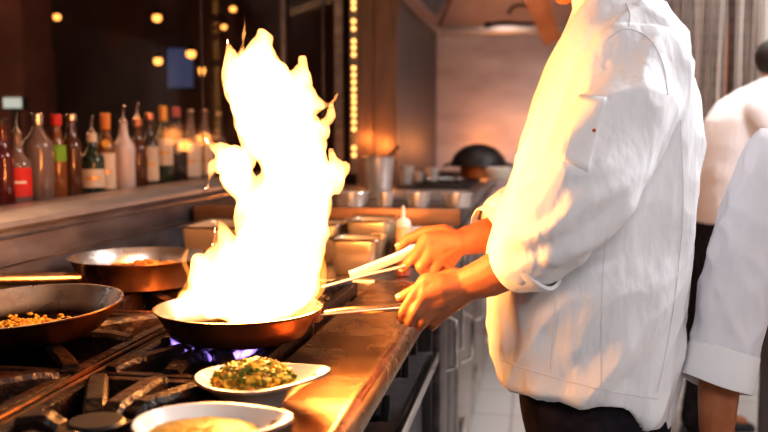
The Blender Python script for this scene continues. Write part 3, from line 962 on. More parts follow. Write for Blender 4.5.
# ------------------------------------------------------------------ oval dishes
def dish(c, L_, W_, hgt, rot, label, lift=.012, marks=True):
    t = thing('oval_dish', label, 'dish', c, 'white oval serving dishes')
    n = 56
    rotm = Matrix.Rotation(rot, 4, 'Z')

    def ring(sc, z, inset=0, rise=0, tip=1.0):
        pts = []
        for k in range(n):
            a = 2 * PI * k / n
            ca, sa = math.cos(a), math.sin(a)
            ex = L_ * .42 * ca; ey = W_ * .5 * sa
            w = max(0, ca)
            ex += L_ * .13 * tip * (w ** 3)
            ey *= 1 - .10 * tip * (w ** 2)
            p = Vector((ex * sc, ey * sc, z + rise * (w ** 2.5) + rise * .25 * (max(0, -ca) ** 3)))
            l_ = Vector((p.x, p.y, 0)).length
            if inset:
                f = (l_ - inset) / l_; p.x *= f; p.y *= f
            pts.append(Vector(c) + rotm @ p)
        return pts
    bm = bmesh.new()
    loft(bm, [ring(.50, 0, tip=0), ring(.52, .002, tip=0), ring(.62, hgt * .35, tip=.1, rise=lift * .1), ring(.82, hgt * .75, tip=.5, rise=lift * .45), ring(.97, hgt * .97, rise=lift * .9), ring(1.0, hgt, rise=lift),
              ring(1.0, hgt + .003, inset=.001, rise=lift), ring(1.0, hgt + .003, inset=.005, rise=lift), ring(.93, hgt * .90, inset=.004, rise=lift * .75, tip=.75), ring(.78, hgt * .6, inset=.004, tip=.3, rise=lift * .2), ring(.60, hgt * .28, inset=.004, tip=0), ring(.48, .006, tip=0)])
    obj('bowl', bm, 'porcelain', t)
    bm = bmesh.new()
    rr = ring(1.0, hgt + .0022, inset=.0005, rise=lift)
    rr2 = ring(1.0, hgt - .0005, inset=-.0012, rise=lift)
    va = [bm.verts.new(p) for p in rr]; vb = [bm.verts.new(p) for p in rr2]
    for k in range(n):
        bm.faces.new((va[k], va[(k + 1) % n], vb[(k + 1) % n], vb[k]))
    obj('rim_line', bm, 'brownrim', t)
    if marks:   # small brown mark printed inside the handle tip
        bm = bmesh.new()
        base = Vector(c) + rotm @ Vector((L_ * .43, 0, 0))
        ex = rotm @ Vector((0, 1, 0)); ux = rotm @ Vector((1, 0, .35)).normalized()
        z0 = hgt + lift * .42
        for k in range(6):
            q = base + ex * ((k - 2.5) * .0035) + Vector((0, 0, z0 + .001))
            tube(bm, [q - ux * (.003 + .001 * (k % 2)), q + ux * (.003 + .0015 * ((k + 1) % 2))], .0006, 5)
        obj('printed_mark', bm, 'text', t)
    return t


dc1 = Vector((-.406, 1.245, .9012))
dish(dc1, .205, .165, .040, R(6), 'white oval dish of chopped green and yellow vegetables beside the pan')
bm = bmesh.new()
me0 = dc1 + Vector((-.002, .004, .025))
rm = Matrix.Rotation(R(8), 4, 'Z')
ell(bm, me0, (.060, .052, .030), rm, seg=20)
for k in range(520):
    a = random.uniform(0, 2 * PI); q = math.sqrt(random.random())
    hx = .061 * q * math.cos(a); hy = .055 * q * math.sin(a)
    z = .034 * math.sqrt(max(0, 1 - q * q)) + .004
    p = me0 + rm @ Vector((hx + random.uniform(-.003, .003), hy, z))
    rr = Matrix.Rotation(random.uniform(0, 3), 4, random.choice('XYZ')) @ Matrix.Rotation(random.uniform(0, 3), 4, 'X')
    s_ = random.uniform(.0025, .0058)
    box(bm, p, (s_ * random.uniform(1, 2), s_ * random.uniform(.8, 1.4), s_), rot=rr)
food = obj('vegetable_curry', bm, 'curry_base', smooth=False)
food.data.materials.append(M['green_veg']); food.data.materials.append(M['yellow_veg']); food.data.materials.append(M['orange_veg'])
nf = len(food.data.polygons)
first = nf - 520 * 6
cur = 0
for i, p in enumerate(food.data.polygons):
    if i >= first and (i - first) % 6 == 0:
        cur = random.choice([1, 1, 2, 2, 3, 0])
    p.material_index = cur if i >= first else 0
tag(food, 'heap of chopped green, yellow and orange vegetables in the farther dish', 'food', kind='stuff')

dc2 = Vector((-.402, 1.030, .9012))
dish(dc2, .205, .165, .041, R(2), 'white oval dish of smooth yellow curry nearest the camera', lift=.010)
bm = bmesh.new()
rm = Matrix.Rotation(R(4), 4, 'Z')
rings = []
for q, z in ((1.0, .028), (.93, .032), (.7, .034), (.4, .035), (.05, .0355)):
    rings.append([dc2 + rm @ Vector((.072 * q * math.cos(2 * PI * k / 40), .060 * q * math.sin(2 * PI * k / 40), z + (.0012 * noise.noise(Vector((q * 5, k * .7, 0))))) ) for k in range(40)])
rings.insert(0, [dc2 + rm @ Vector((.05 * math.cos(2 * PI * k / 40), .04 * math.sin(2 * PI * k / 40), .012)) for k in range(40)])
loft(bm, rings)
tag(obj('yellow_curry', bm, 'yellow_sauce'), 'smooth yellow curry filling the nearest dish', 'food', kind='stuff')


# ------------------------------------------------------------------ containers
def gn_pan(x0, x1, y0, y1, z0, z1, label, filled=None):
    t = thing('steel_tray', label, 'tray', ((x0 + x1) / 2, (y0 + y1) / 2, z0), 'steel food containers behind the range')
    def rr(x0, x1, y0, y1, z, r=.02, n=4):
        out = []
        for cx_, cy_, a0 in ((x1 - r, y1 - r, 0), (x0 + r, y1 - r, 90), (x0 + r, y0 + r, 180), (x1 - r, y0 + r, 270)):
            for k in range(n + 1):
                a = R(a0 + 90 * k / n); out.append(Vector((cx_ + r * math.cos(a), cy_ + r * math.sin(a), z)))
        return out
    s = .008
    bm = bmesh.new()
    loft(bm, [rr(x0 + s, x1 - s, y0 + s, y1 - s, z0), rr(x0, x1, y0, y1, z1 - .012), rr(x0, x1, y0, y1, z1 - .003)], caps=False)
    vs = rr(x0 + s, x1 - s, y0 + s, y1 - s, z0)
    bm.faces.new([bm.verts.new(p) for p in vs])
    o = obj('container', bm, 'tray_firelit', t)
    sm = o.modifiers.new('s', 'SOLIDIFY'); sm.thickness = .0015
    bm = bmesh.new()
    loft(bm, [rr(x0, x1, y0, y1, z1 - .003), rr(x0 - .012, x1 + .012, y0 - .012, y1 + .012, z1 - .003, .03), rr(x0 - .013, x1 + .013, y0 - .013, y1 + .013, z1, .03), rr(x0 + .001, x1 - .001, y0 + .001, y1 - .001, z1)], caps=False)
    obj('rim', bm, 'chrome', t)
    return t


a = P(180, 226, 2.44)
gn_pan(a.x, P(262, 226, 2.44).x, 2.44, 2.70, .902, 1.032, 'deep steel container behind the deep back pan, left of the flame')
a = P(330, 246, 2.44)
gn_pan(a.x, P(376, 246, 2.44).x, 2.44, 2.58, .902, 1.005, 'small steel container right of the flame, nearest of the three')
gn_pan(P(345, 225, 2.66).x, P(388, 225, 2.66).x, 2.68, 2.84, .902, 1.035, 'steel container behind the small one right of the flame')
gn_pan(P(292, 238, 2.62).x, P(334, 238, 2.62).x, 2.68, 2.84, .902, 1.02, 'steel container half hidden by the right side of the flame')
bm = bmesh.new()
pz = P(425, 236, 2.72)
box2(bm, (P(401, 236, 2.7).x, 2.66, .902), (P(446, 236, 2.7).x, 2.86, .99), .01)
t = tag(obj('lidded_box', bm, 'panel'), 'low steel box with pale lid beside the squeeze bottle', 'box')
bm = bmesh.new(); box2(bm, (P(399, 236, 2.7).x, 2.65, .99), (P(448, 236, 2.7).x, 2.87, 1.0), .004); obj('lid', bm, 'white_plastic', t)

# squeeze bottle
p = P(402, 285, 2.45); p.z = .902
p.y = 2.47
t = thing('squeeze_bottle', 'small squeeze bottle with orange sauce and pointed nozzle behind the hands', 'bottle', p)
bm = bmesh.new(); lathe(bm, [(0, .001), (.019, .001), (.021, .006), (.021, .045)], p, 20); obj('bottle_foot', bm, 'red_foot', t)
bm = bmesh.new(); lathe(bm, [(.0205, .044), (.0212, .050), (.0212, .130), (.018, .140), (.012, .144), (0, .145)], p, 20); obj('bottle_body', bm, 'bottle_plastic', t)
bm = bmesh.new(); lathe(bm, [(.0215, .138), (.0215, .152), (.017, .158), (.0065, .164), (.0055, .185), (.003, .197), (0, .198)], p, 20); obj('nozzle', bm, 'white_plastic', t)

# round pots along the front of the station
ZS = 1.051
rp = None
for i, (u, w, lab) in enumerate(((352, 34, 'round steel pot on the station edge, leftmost beside the flame'), (385, 18, 'small round steel pot under the tall steel jug'),
                                 (418, 26, 'round steel pot in the middle of the station edge'), (457, 30, 'round steel pot at the right end of the station edge'))):
    Y = 3.02
    c = P(u, 200, Y); c.z = ZS
    r_ = w * Y / F / 2
    t = thing('round_pot', lab, 'pot', c, 'round pots along the station edge')
    bm = bmesh.new(); lathe(bm, [(0, 0), (r_ * .86, 0), (r_ * .9, .004), (r_ * .95, .044), (r_ * .92, .044), (r_ * .86, .006), (0, .006)], c, 28); obj('pot_wall', bm, 'bright_steel', t)
    bm = bmesh.new(); lathe(bm, [(r_ * .92, .043), (r_ * 1.05, .043), (r_ * 1.07, .046), (r_ * 1.05, .049), (r_ * .92, .048)], c, 28); obj('rim', bm, 'bright_steel', t)
    bm = bmesh.new(); lathe(bm, [(0, .034), (r_ * .9, .034)], c, 24)
    tag(obj('sauce', bm, mat('pot_sauce_%d' % i, ((.30, .12, .03), (.05, .02, .01), (.4, .2, .06), (.2, .08, .03))[i], .3)),
        'sauce inside the %s' % lab, 'sauce')

# tall steel jug with ladle
c = P(377, 195, 3.62); c.z = ZS; c.y = 3.66
t = thing('steel_jug', 'tall tapered steel container with a black ladle in it', 'container', c)
bm = bmesh.new(); lathe(bm, [(0, 0), (.050, 0), (.053, .004), (.064, .148), (.061, .148), (.050, .006), (0, .006)], c, 32); obj('jug_wall', bm, 'bright_steel', t)
bm = bmesh.new(); lathe(bm, [(.062, .146), (.068, .147), (.069, .151), (.062, .152)], c, 32); obj('rim', bm, 'bright_steel', t)
t = thing('ladle', 'black ladle leaning out of the tall steel container', 'ladle', c + Vector((0, 0, .02)))
bm = bmesh.new(); tube(bm, [c + Vector((-.01, 0, .03)), c + Vector((.045, 0, .155)), P(399, 146, 3.66)], [.005, .006, .007], 8); obj('handle', bm, 'blackmetal', t)
bm = bmesh.new(); lathe(bm, [(0, 0), (.018, .004), (.026, .016), (.024, .016), (.016, .006), (0, .003)], c + Vector((-.015, 0, .012)), 16); obj('ladle_cup', bm, 'blackmetal', t)


def cup(u, vb, w, h, label, Y=None):
    Y = (CAMZ - ZS) * F / (vb - 133)
    c = Vector(P(u, vb, Y)); c.z = ZS
    r_ = w * Y / F / 2; hh = h * Y / F
    t = thing('steel_cup', label, 'cup', c, 'steel cups on the station')
    bm = bmesh.new(); lathe(bm, [(0, 0), (r_ * .62, 0), (r_ * .66, .004), (r_, hh), (r_ * .95, hh), (r_ * .6, .006), (0, .006)], c, 24); obj('cup_wall', bm, 'bright_steel', t)
    bm = bmesh.new(); lathe(bm, [(r_ * .97, hh - .003), (r_ * 1.06, hh - .001), (r_ * 1.06, hh + .002), (r_ * .95, hh + .002)], c, 24); obj('rim', bm, 'bright_steel', t)


cup(406, 187, 17, 20, 'tapered steel cup right of the tall steel container')
cup(419, 185, 11, 12, 'smallest steel cup, between the two taller cups')
cup(432, 185, 14, 17, 'steel cup left of the black wok')
# griddle plate
bm = bmesh.new()
box2(bm, (-.62, 3.95, ZS), (-.30, 5.6, ZS + .014), .003)
for k in range(3):
    lathe(bm, [(.10, 0.014), (.10, .02), (.085, .02), (.085, .014)], (-.46, 4.2 + k * .52, ZS), 28)
tag(obj('hot_plate', bm, 'blackmetal'), 'black hot plates set on the station below the wok', 'stove')
bm = bmesh.new(); box2(bm, (-.64, 3.3, ZS), (-.29, 3.86, ZS + .007), .004)
tag(obj('chopping_plate', bm, 'panel'), 'flat grey steel plate on the station behind the round pots', 'plate')
ZW = ZS + .0145
# spoon lying on the plate
t = thing('serving_spoon', 'steel spoon lying on the black hot plates', 'spoon', (-.44, 4.35, ZW + .008))
bm = bmesh.new(); tube(bm, [(-.52, 4.28, ZW + .016), (-.40, 4.34, ZW + .014)], .005, 8); obj('handle', bm, 'chrome', t)
bm = bmesh.new(); ell(bm, (-.375, 4.35, ZW + .014), (.032, .024, .008), seg=14); obj('spoon_bowl', bm, 'chrome', t)
# wok upside-down over a brown pot
c = P(479, 178, 4.75); c.z = ZW
t = thing('stew_pot', 'low copper brown pot under the upturned black wok', 'pot', c)
bm = bmesh.new(); lathe(bm, [(0, 0), (.095, 0), (.10, .004), (.10, .058), (.096, .058), (.094, .006), (0, .006)], c, 32); obj('pot_wall', bm, 'copper', t)
bm = bmesh.new(); lathe(bm, [(.096, .055), (.104, .056), (.104, .060), (.096, .060)], c, 32); obj('rim', bm, 'copper', t)
c2 = c + Vector((-.003, 0, .061))
t = thing('wok', 'black iron wok upturned like a lid on the brown pot', 'wok', c2)
pr = [(.145, 0), (.148, .003)]
for k in range(1, 9):
    a = k / 8 * PI / 2
    pr.append((.145 * math.cos(a) + .0001 * (k < 8), .115 * math.sin(a) + .003))
bm = bmesh.new(); lathe(bm, pr[:-1] + [(0, .118)], c2, 40); o = obj('wok_body', bm, 'blackmetal', t)
sm = o.modifiers.new('s', 'SOLIDIFY'); sm.thickness = .002
for s_ in (-1, 1):
    bm = bmesh.new()
    q = c2 + Vector((s_ * .145, 0, .006))
    tube(bm, [q + Vector((-s_ * .004, -.03, .01)), q + Vector((s_ * .03, -.025, -.004)), q + Vector((s_ * .03, .025, -.004)), q + Vector((-s_ * .004, .03, .01))], .007, 8, sub=4)
    obj('loop_handle', bm, 'blackmetal', t)
# pale bowl
c = P(503, 186, 4.35); c.z = ZS; c.x = min(c.x, -.25)
c = Vector((-.285, 3.98, ZS)) if False else Vector((P(505, 186, 4.5).x - .03, 4.5, ZW))
t = thing('bowl', 'pale cream bowl at the right corner of the station by the jacket', 'bowl', c)
bm = bmesh.new(); lathe(bm, [(0, 0), (.03, 0), (.034, .004), (.060, .03), (.072, .062), (.068, .062), (.055, .032), (0, .010)], c, 28); obj('bowl_wall', bm, 'white_plastic', t)
bm = bmesh.new(); lathe(bm, [(.069, .060), (.075, .061), (.075, .064), (.068, .064)], c, 28); obj('rim', bm, 'white_plastic', t)

# ------------------------------------------------------------------ strand curtain
bm = bmesh.new()
M['strand_dark'] = mat('strand_brown', (.10, .055, .045), .3, .4); M['strand_light'] = mat('strand_pale', (.75, .68, .63), .3, .3)
M['strand_mid'] = mat('strand_mid', (.42, .33, .29), .25, .4); M['strand_orange'] = mat('strand_orange', (.65, .16, .04), .4)
idx = []
x = P(672, 60, 5.4).x
xe = P(764, 60, 5.4).x
while x < xe:
    y = 5.4 + random.uniform(-.06, .06)
    w = random.uniform(.0025, .007)
    nb = len(bm.faces)
    k0 = random.random() * 6
    pts = [Vector((x + .006 * math.sin(k0 + z * 3), y, z)) for z in [.25 + .255 * i for i in range(10)]]
    tube(bm, pts, w, 6)
    c = random.choice([0, 0, 1, 1, 2, 2, 2])
    if P(717, 60, 5.4).x < x < P(728, 60, 5.4).x and random.random() < .5:
        c = 3
    idx += [c] * (len(bm.faces) - nb)
    x += random.uniform(.006, .013)
o = obj('strand_curtain', bm, 'strand_dark', angle=60)
for n_ in ('strand_light', 'strand_mid', 'strand_orange'):
    o.data.materials.append(M[n_])
for p, i in zip(o.data.polygons, idx):
    p.material_index = i
tag(o, 'curtain of brown and silver hanging strands at the back doorway', 'curtain', kind='stuff')
bm = bmesh.new(); tube(bm, [(.74, 5.4, 2.56), (1.22, 5.4, 2.56)], .015, 10); tag(obj('curtain_rail', bm, 'chrome'), 'metal rail holding the hanging strand curtain', 'rail')

# steel trolley on the right
t = thing('steel_cabinet', 'dark steel cabinet in the gap right of the rolled white cuff', 'cabinet', (1.1, 3.0, 0))
bm = bmesh.new(); box2(bm, (.79, 2.7, .08), (1.35, 3.28, .82), .005); obj('carcass', bm, 'darksteel', t)
bm = bmesh.new(); box2(bm, (.77, 2.68, .82), (1.37, 3.30, .85), .004); obj('worktop', bm, 'steel', t)
for k in range(2):
    bm = bmesh.new(); box2(bm, (.775, 2.73 + k * .28, .12), (.79, 2.98 + k * .28, .78), .003); d_ = obj('door', bm, 'panelgrey', t)
    bm = bmesh.new(); tube(bm, [(.775, 2.96 + k * .28, .5), (.755, 2.96 + k * .28, .5), (.755, 2.96 + k * .28, .62), (.775, 2.96 + k * .28, .62)], .005, 8); obj('handle', bm, 'chrome', d_)
for x in (.83, 1.31):
    for y in (2.74, 3.24):
        bm = bmesh.new(); lathe(bm, [(0, 0), (.02, 0), (.022, .01), (.012, .03), (.012, .09)], (x, y, 0), 12); obj('foot', bm, 'rubber', t)


# ------------------------------------------------------------------ people
def head(bm, c, f, s=1.0):
    """adds a head: c centre of the skull, f unit facing vector"""
    f = Vector(f).normalized(); l = Vector((-f.y, f.x, 0)).normalized(); u_ = f.cross(l)
    rot = Matrix((f, l, u_)).transposed().to_4x4()

    def at(x, y, z):
        return c + (f * x + l * y + u_ * z) * s
    e = lambda p, r: ell(bm, p, tuple(q * s for q in r), rot, seg=20)
    e(at(-.008, 0, .035), (.098, .076, .085))
    e(at(.030, 0, -.030), (.064, .060, .080))
    e(at(.048, 0, -.085), (.038, .042, .032))
    e(at(.066, 0, -.108), (.020, .024, .016))      # chin
    for y in (-1, 1):
        e(at(.066, y * .030, -.020), (.022, .024, .020))   # cheek
        e(at(.078, y * .030, .028), (.014, .024, .008))    # brow
        e(at(-.005, y * .076, -.008), (.020, .009, .031))  # ear
    chain(bm, [(at(.088, 0, .015), .009 * s), (at(.104, 0, -.022), .011 * s), (at(.098, 0, -.034), .013 * s)])
    for y in (-1, 1):
        e(at(.094, y * .011, -.036), (.010, .008, .008))
    e(at(.086, 0, -.060), (.012, .024, .006)); e(at(.084, 0, -.071), (.012, .020, .007))
    return at, rot


def hair(parent, c, f, s=1.0, m_='hair'):
    f = Vector(f).normalized(); l = Vector((-f.y, f.x, 0)).normalized(); u_ = f.cross(l)
    rot = Matrix((f, l, u_)).transposed().to_4x4()
    bm = bmesh.new()
    ell(bm, c + (f * -.014 + u_ * .042) * s, (.099 * s, .083 * s, .088 * s), rot, seg=40)
    bmesh.ops.bisect_plane(bm, geom=bm.verts[:] + bm.edges[:] + bm.faces[:], plane_co=c + f * .055 * s + u_ * .02 * s, plane_no=(f * 1.0 - u_ * .75), clear_outer=True)
    bmesh.ops.bisect_plane(bm, geom=bm.verts[:] + bm.edges[:] + bm.faces[:], plane_co=c - u_ * .035 * s, plane_no=-u_, clear_outer=True)
    o = obj('hair', bm, m_, parent)
    sm = o.modifiers.new('s', 'SOLIDIFY'); sm.thickness = .006
    return o


def eyes(parent, c, f, s=1.0):
    f = Vector(f).normalized(); l = Vector((-f.y, f.x, 0)).normalized(); u_ = f.cross(l)
    for y in (-1, 1):
        p = c + (f * .076 + l * y * .030 + u_ * .010) * s
        bm = bmesh.new(); ell(bm, p, (.0125 * s,) * 3, seg=16); e = obj('eye', bm, 'eye', parent)
        bm = bmesh.new(); ell(bm, p + f * .0085 * s, (.0055 * s,) * 3, seg=12); obj('iris', bm, 'pupil', e)


def xring(z, x0, x1, yc, ry, n=40, dz=0, pw=2.3, tilt=0):
    """ring of a garment at height z; dz lowers the +x side"""
    out = []
    xc, rx = (x0 + x1) / 2, (x1 - x0) / 2
    for k in range(n):
        a = 2 * PI * k / n
        ca, sa = math.cos(a), math.sin(a)
        ex = math.copysign(abs(ca) ** (2 / pw), ca) * rx
        ey = math.copysign(abs(sa) ** (2 / pw), sa) * ry
        out.append(Vector((xc + ex, yc + ey, z - dz * max(0, ca) ** 1.3)))
    return out


def wrinkle(c, n, amp, dirs):
    """soft folds: noise stretched along given directions"""
    d = 0
    for (ax, fr, st, w, off) in dirs:
        ax = Vector(ax).normalized()
        al = c.dot(ax)
        q = (c - ax * al) * fr + ax * al * fr * st + Vector(off)
        v = noise.noise(q)
        d += w * (1 - abs(v) * 2.4)
    return d * amp


# ======== the cook with the pan
YCF = 1.77
cook = thing('person', 'cook in white jacket and black trousers holding the burning pan', 'person', (.13, YCF, 0))
UV = lambda u, v, Y, r: (P(u, v, Y), r)
bm = bmesh.new()
# torso, neck, legs
loft(bm, [xring(.80, .02, .20, YCF, .12), xring(.92, .0, .22, YCF, .14), xring(1.05, -.01, .25, YCF, .16), xring(1.25, .01, .27, YCF, .175),
          xring(1.40, .04, .265, YCF, .165), xring(1.46, .07, .24, YCF, .12)])
chain(bm, [(Vector((.16, YCF, 1.42)), .07), (Vector((.135, YCF, 1.52)), .058), (Vector((.115, YCF, 1.62)), .055)])
for s_ in (-1, 1):
    chain(bm, [(Vector((.12, YCF + s_ * .065, .84)), .068), (Vector((.115, YCF + s_ * .10, .50)), .055), (Vector((.15, YCF + s_ * .11, .28)), .052), (Vector((.16, YCF + s_ * .11, .09)), .038)])
    chain(bm, [(Vector((.15, YCF + s_ * .11, .05)), .038), (Vector((.03, YCF + s_ * .12, .035)), .03)])
hc_ = Vector((.098, YCF - .01, 1.672))
hf = Vector((-1, -.05, -.12))
head(bm, hc_, hf)
# near (left) arm
chain(bm, [UV(632, 70, 1.62, .058), UV(598, 150, 1.555, .048), UV(556, 230, 1.53, .042), UV(518, 262, 1.56, .041), UV(490, 276, 1.575, .037), UV(468, 284, 1.585, .031)])
# far (right) arm
chain(bm, [UV(606, 62, 1.92, .055), UV(575, 150, 1.97, .045), UV(540, 215, 1.98, .042), UV(500, 232, 1.90, .039), UV(478, 238, 1.86, .034), UV(458, 243, 1.83, .0275)])
# near hand on the handle
W = UV(466, 286, 1.583, .029)
K = [UV(427, 283, 1.585, .0185), UV(426, 295, 1.572, .0185), UV(431, 306, 1.575, .018), UV(440, 313, 1.585, .0165)]
for k in K:
    chain(bm, [W, (W[0].lerp(k[0], .55) + Vector((0, -.004, 0)), .022), k])
for a, b2 in zip(K, K[1:]):
    chain(bm, [a, b2])
FG = [[K[0], UV(413, 297, 1.568, .0112), UV(404, 311, 1.578, .0100), UV(401, 320, 1.600, .0088)],
      [K[1], UV(416, 311, 1.562, .0112), UV(410, 322, 1.585, .0102), UV(414, 321, 1.618, .0088)],
      [K[2], UV(424, 320, 1.570, .0108), UV(420, 326, 1.596, .0100), UV(424, 320, 1.625, .0086)],
      [K[3], UV(435, 323, 1.588, .0098), UV(432, 326, 1.612, .0090), UV(434, 318, 1.634, .0078)]]
for f in FG:
    chain(bm, f)
TH = [UV(455, 278, 1.605, .0195), UV(434, 282, 1.618, .0165), UV(414, 291, 1.628, .0118), UV(400, 297.5, 1.628, .0092)]
chain(bm, TH); chain(bm, [W, TH[0]])
# far hand on the tongs
W2 = UV(456, 243, 1.825, .0265)
K2 = [UV(427, 240, 1.800, .0175), UV(430, 250, 1.795, .0175), UV(438, 258, 1.805, .0165), UV(448, 263, 1.82, .0155)]
for k in K2:
    chain(bm, [W2, (W2[0].lerp(k[0], .5), .021), k])
for a, b2 in zip(K2, K2[1:]):
    chain(bm, [a, b2])
FG2 = [[K2[0], UV(416, 254, 1.782, .0112), UV(409, 262, 1.782, .0102), UV(403, 269, 1.790, .0090)],
       [K2[1], UV(420, 267, 1.785, .0108), UV(427, 275, 1.80, .0098), UV(438, 271, 1.825, .0085)],
       [K2[2], UV(432, 273, 1.80, .0104), UV(441, 279, 1.815, .0095), UV(450, 272, 1.84, .0082)],
       [K2[3], UV(446, 275, 1.818, .0095), UV(455, 278, 1.835, .0086), UV(462, 271, 1.85, .0075)]]
for f in FG2:
    chain(bm, f)
TH2 = [UV(444, 232, 1.835, .0175), UV(424, 233, 1.832, .0145), UV(408, 239, 1.825, .0108), UV(399, 247, 1.815, .0088)]
chain(bm, TH2); chain(bm, [W2, TH2[0]])
me = remeshed(bm, .0028, 4)
body = obj('body', None, 'skin', cook, me=me, angle=180)


def nail(parent, p, n, d, w=.0055, l=.007):
    n = n.normalized(); d = (d - n * d.dot(n)).normalized(); s = n.cross(d)
    bm = bmesh.new()
    rot = Matrix((s, d, n)).transposed().to_4x4()
    ell(bm, p, (w, l, .0016), rot, seg=12)
    return obj('fingernail', bm, 'nail', parent)


def finger_nail(fg, side):
    a, b2 = fg[-2][0], fg[-1][0]
    d = (b2 - a).normalized()
    nail(body, b2 + side.normalized() * (fg[-1][1] * .86) + d * .001, side, d)


finger_nail(TH, Vector((0, -.75, .65))); finger_nail(FG[0], Vector((-.3, -.9, .1)))
finger_nail(FG2[0], Vector((-.3, -.9, .3))); finger_nail(TH2, Vector((-.3, -.4, .85)))
hair(cook, hc_, hf); eyes(cook, hc_, hf)

# trousers
def trousers(parent, xc, yc, zt_, rx, ry, legs, m_='trouser', amp=.006):
    bm = bmesh.new()
    loft(bm, [xring(zt_, xc - rx, xc + rx, yc, ry), xring(zt_ - .12, xc - rx * 1.03, xc + rx * 1.03, yc, ry * 1.05), xring(zt_ - .22, xc - rx * .9, xc + rx * .95, yc, ry)])
    for lg in legs:
        chain(bm, [(Vector(p), r) for p, r in lg], 18)
        p, r = lg[-1]
        tube(bm, [Vector(p), Vector(p) - Vector((0, 0, .03))], [r, r * 1.02], 18)
    me = remeshed(bm, .008, 5)
    displace(me, lambda c, n: n * wrinkle(c, n, amp, [((0, .2, 1), 9, .35, .6, (2, 5, 1)), ((1, .3, .3), 12, .4, .4, (7, 1, 3))]))
    return obj('trousers', None, m_, parent, me=me, angle=180)


def shoes(parent, spots, f):
    f = Vector(f).normalized()
    for (x, y) in spots:
        bm = bmesh.new()
        l = Vector((-f.y, f.x, 0))
        rings = []
        for d, w, h in ((-.085, .025, .05), (-.075, .036, .085), (-.02, .040, .085), (.06, .046, .055), (.13, .045, .042), (.17, .030, .030), (.18, .012, .016)):
            ring_ = []
            for k in range(14):
                a = 2 * PI * k / 14
                ring_.append(Vector((x, y, 0)) + f * d + l * w * math.cos(a) + Vector((0, 0, h / 2 + h / 2 * max(-.98, math.sin(a) * 1.2 if math.sin(a) < 0 else math.sin(a)))))
            rings.append(ring_)
        loft(bm, rings); obj('shoe', bm, 'shoe', parent)


trousers(cook, .118, YCF, .90, .138, .150, [[((.12, YCF + s_ * .075, .78), .088), ((.115, YCF + s_ * .10, .50), .080), ((.15, YCF + s_ * .11, .25), .070), ((.16, YCF + s_ * .11, .11), .066)] for s_ in (-1, 1)])
shoes(cook, [(.14, YCF - .12), (.14, YCF + .12)], (-1, 0, 0))

# jacket
bm = bmesh.new()
JT = [(372, 503, 664, .184, .085), (360, 499, 668, .188, .078), (340, 496, 673, .190, .05), (300, 491, 680, .192, .012), (250, 495, 688, .190, 0), (200, 510, 692, .188, 0),
      (150, 526, 693, .188, 0), (100, 541, 692, .186, 0), (62, 557, 686, .175, 0), (36, 568, 676, .150, 0), (16, 578, 662, .110, 0), (0, 585, 640, .078, 0)]
loft(bm, [xring(P(600, v, YCF).z, P(a, v, YCF).x, P(b_, v, YCF).x, YCF, ry, dz=dz) for v, a, b_, ry, dz in JT])
# collar
tube(bm, [Vector((.150, YCF, 1.53)), Vector((.138, YCF, 1.565)), Vector((.130, YCF, 1.59))], [.074, .070, .068], 24)
def sleeve(bm, pts):
    q = catmull([(p.x, p.y, p.z, r) for p, r in pts], 6)
    PP = [Vector(a[:3]) for a in q]; RR = [a[3] for a in q]
    ell(bm, PP[0], (RR[0],) * 3, seg=24)
    tube(bm, PP, RR, 28)
SL = [UV(634, 76, 1.640, .084), UV(618, 120, 1.590, .088), UV(592, 172, 1.545, .084), UV(562, 220, 1.525, .069), UV(540, 248, 1.54, .0585), UV(524, 260, 1.56, .0530)]
sleeve(bm, SL)
SR = [UV(608, 75, 1.90, .080), UV(585, 140, 1.96, .075), UV(553, 195, 1.97, .068), UV(520, 215, 1.93, .054), UV(498, 225, 1.895, .046)]
sleeve(bm, SR)
me = remeshed(bm, .005, 3, .5)
arm_dir = (SL[0][0] - SL[3][0])
fold_dir = Vector((.55, .1, .85))


def jfold(c, n):
    front = max(0, min(1, (c.z - .8) / .2))
    # pull folds radiating over chest and sleeve, vertical drape near hem
    d = wrinkle(c, n, .026, [((.55, 0, .83), 9, .25, .40, (1, 2, 3)), ((.62, .1, .78), 19, .22, .22, (5, 0, 2)), ((.1, 0, 1), 14, .2, .20, (9, 4, 2))])
    # elbow creases
    e = (c - SL[3][0]).length
    if e < .16:
        k = 1 - e / .16
        d += k * .007 * math.sin((c - SL[3][0]).dot(Vector((-.5, 0, .86))) * 150 + 3 * noise.noise(c * 12))
    return n * d


displace(me, jfold)
jk = obj('jacket', None, 'jacket', cook, me=me, angle=180)
bvh_v = [v.co + root_loc(cook) for v in jk.data.vertices]
bvh = BVHTree.FromPolygons(bvh_v, [tuple(p.vertices) for p in jk.data.polygons])


def on_jacket(u, v, off=.001):
    d = ray(u, v).normalized()
    h = bvh.ray_cast(CAM, d)
    return None if h[0] is None else h[0] + h[1] * off


def seam(pts, name='seam', r=.0007, m_='seam', sub=8):
    q = catmull(pts, sub)
    w = [on_jacket(u, v, .0006) for u, v in q]
    w = [p for p in w if p is not None]
    bm = bmesh.new(); tube(bm, w, r, 6)
    return obj(name, bm, m_, jk)


seam([(606, 238), (603, 270), (601, 330), (601, 388)])
seam([(680, 120), (683, 200), (678, 270), (668, 340), (657, 392)])
seam([(556, 300), (553, 330), (550, 372)])
seam([(605, 41), (625, 29), (648, 38), (662, 62), (668, 95)], r=.0009)
seam([(626, 3), (630, 14), (629, 26)], r=.0009)
seam([(500, 360), (520, 367), (560, 379), (610, 391), (658, 399)], r=.0008)
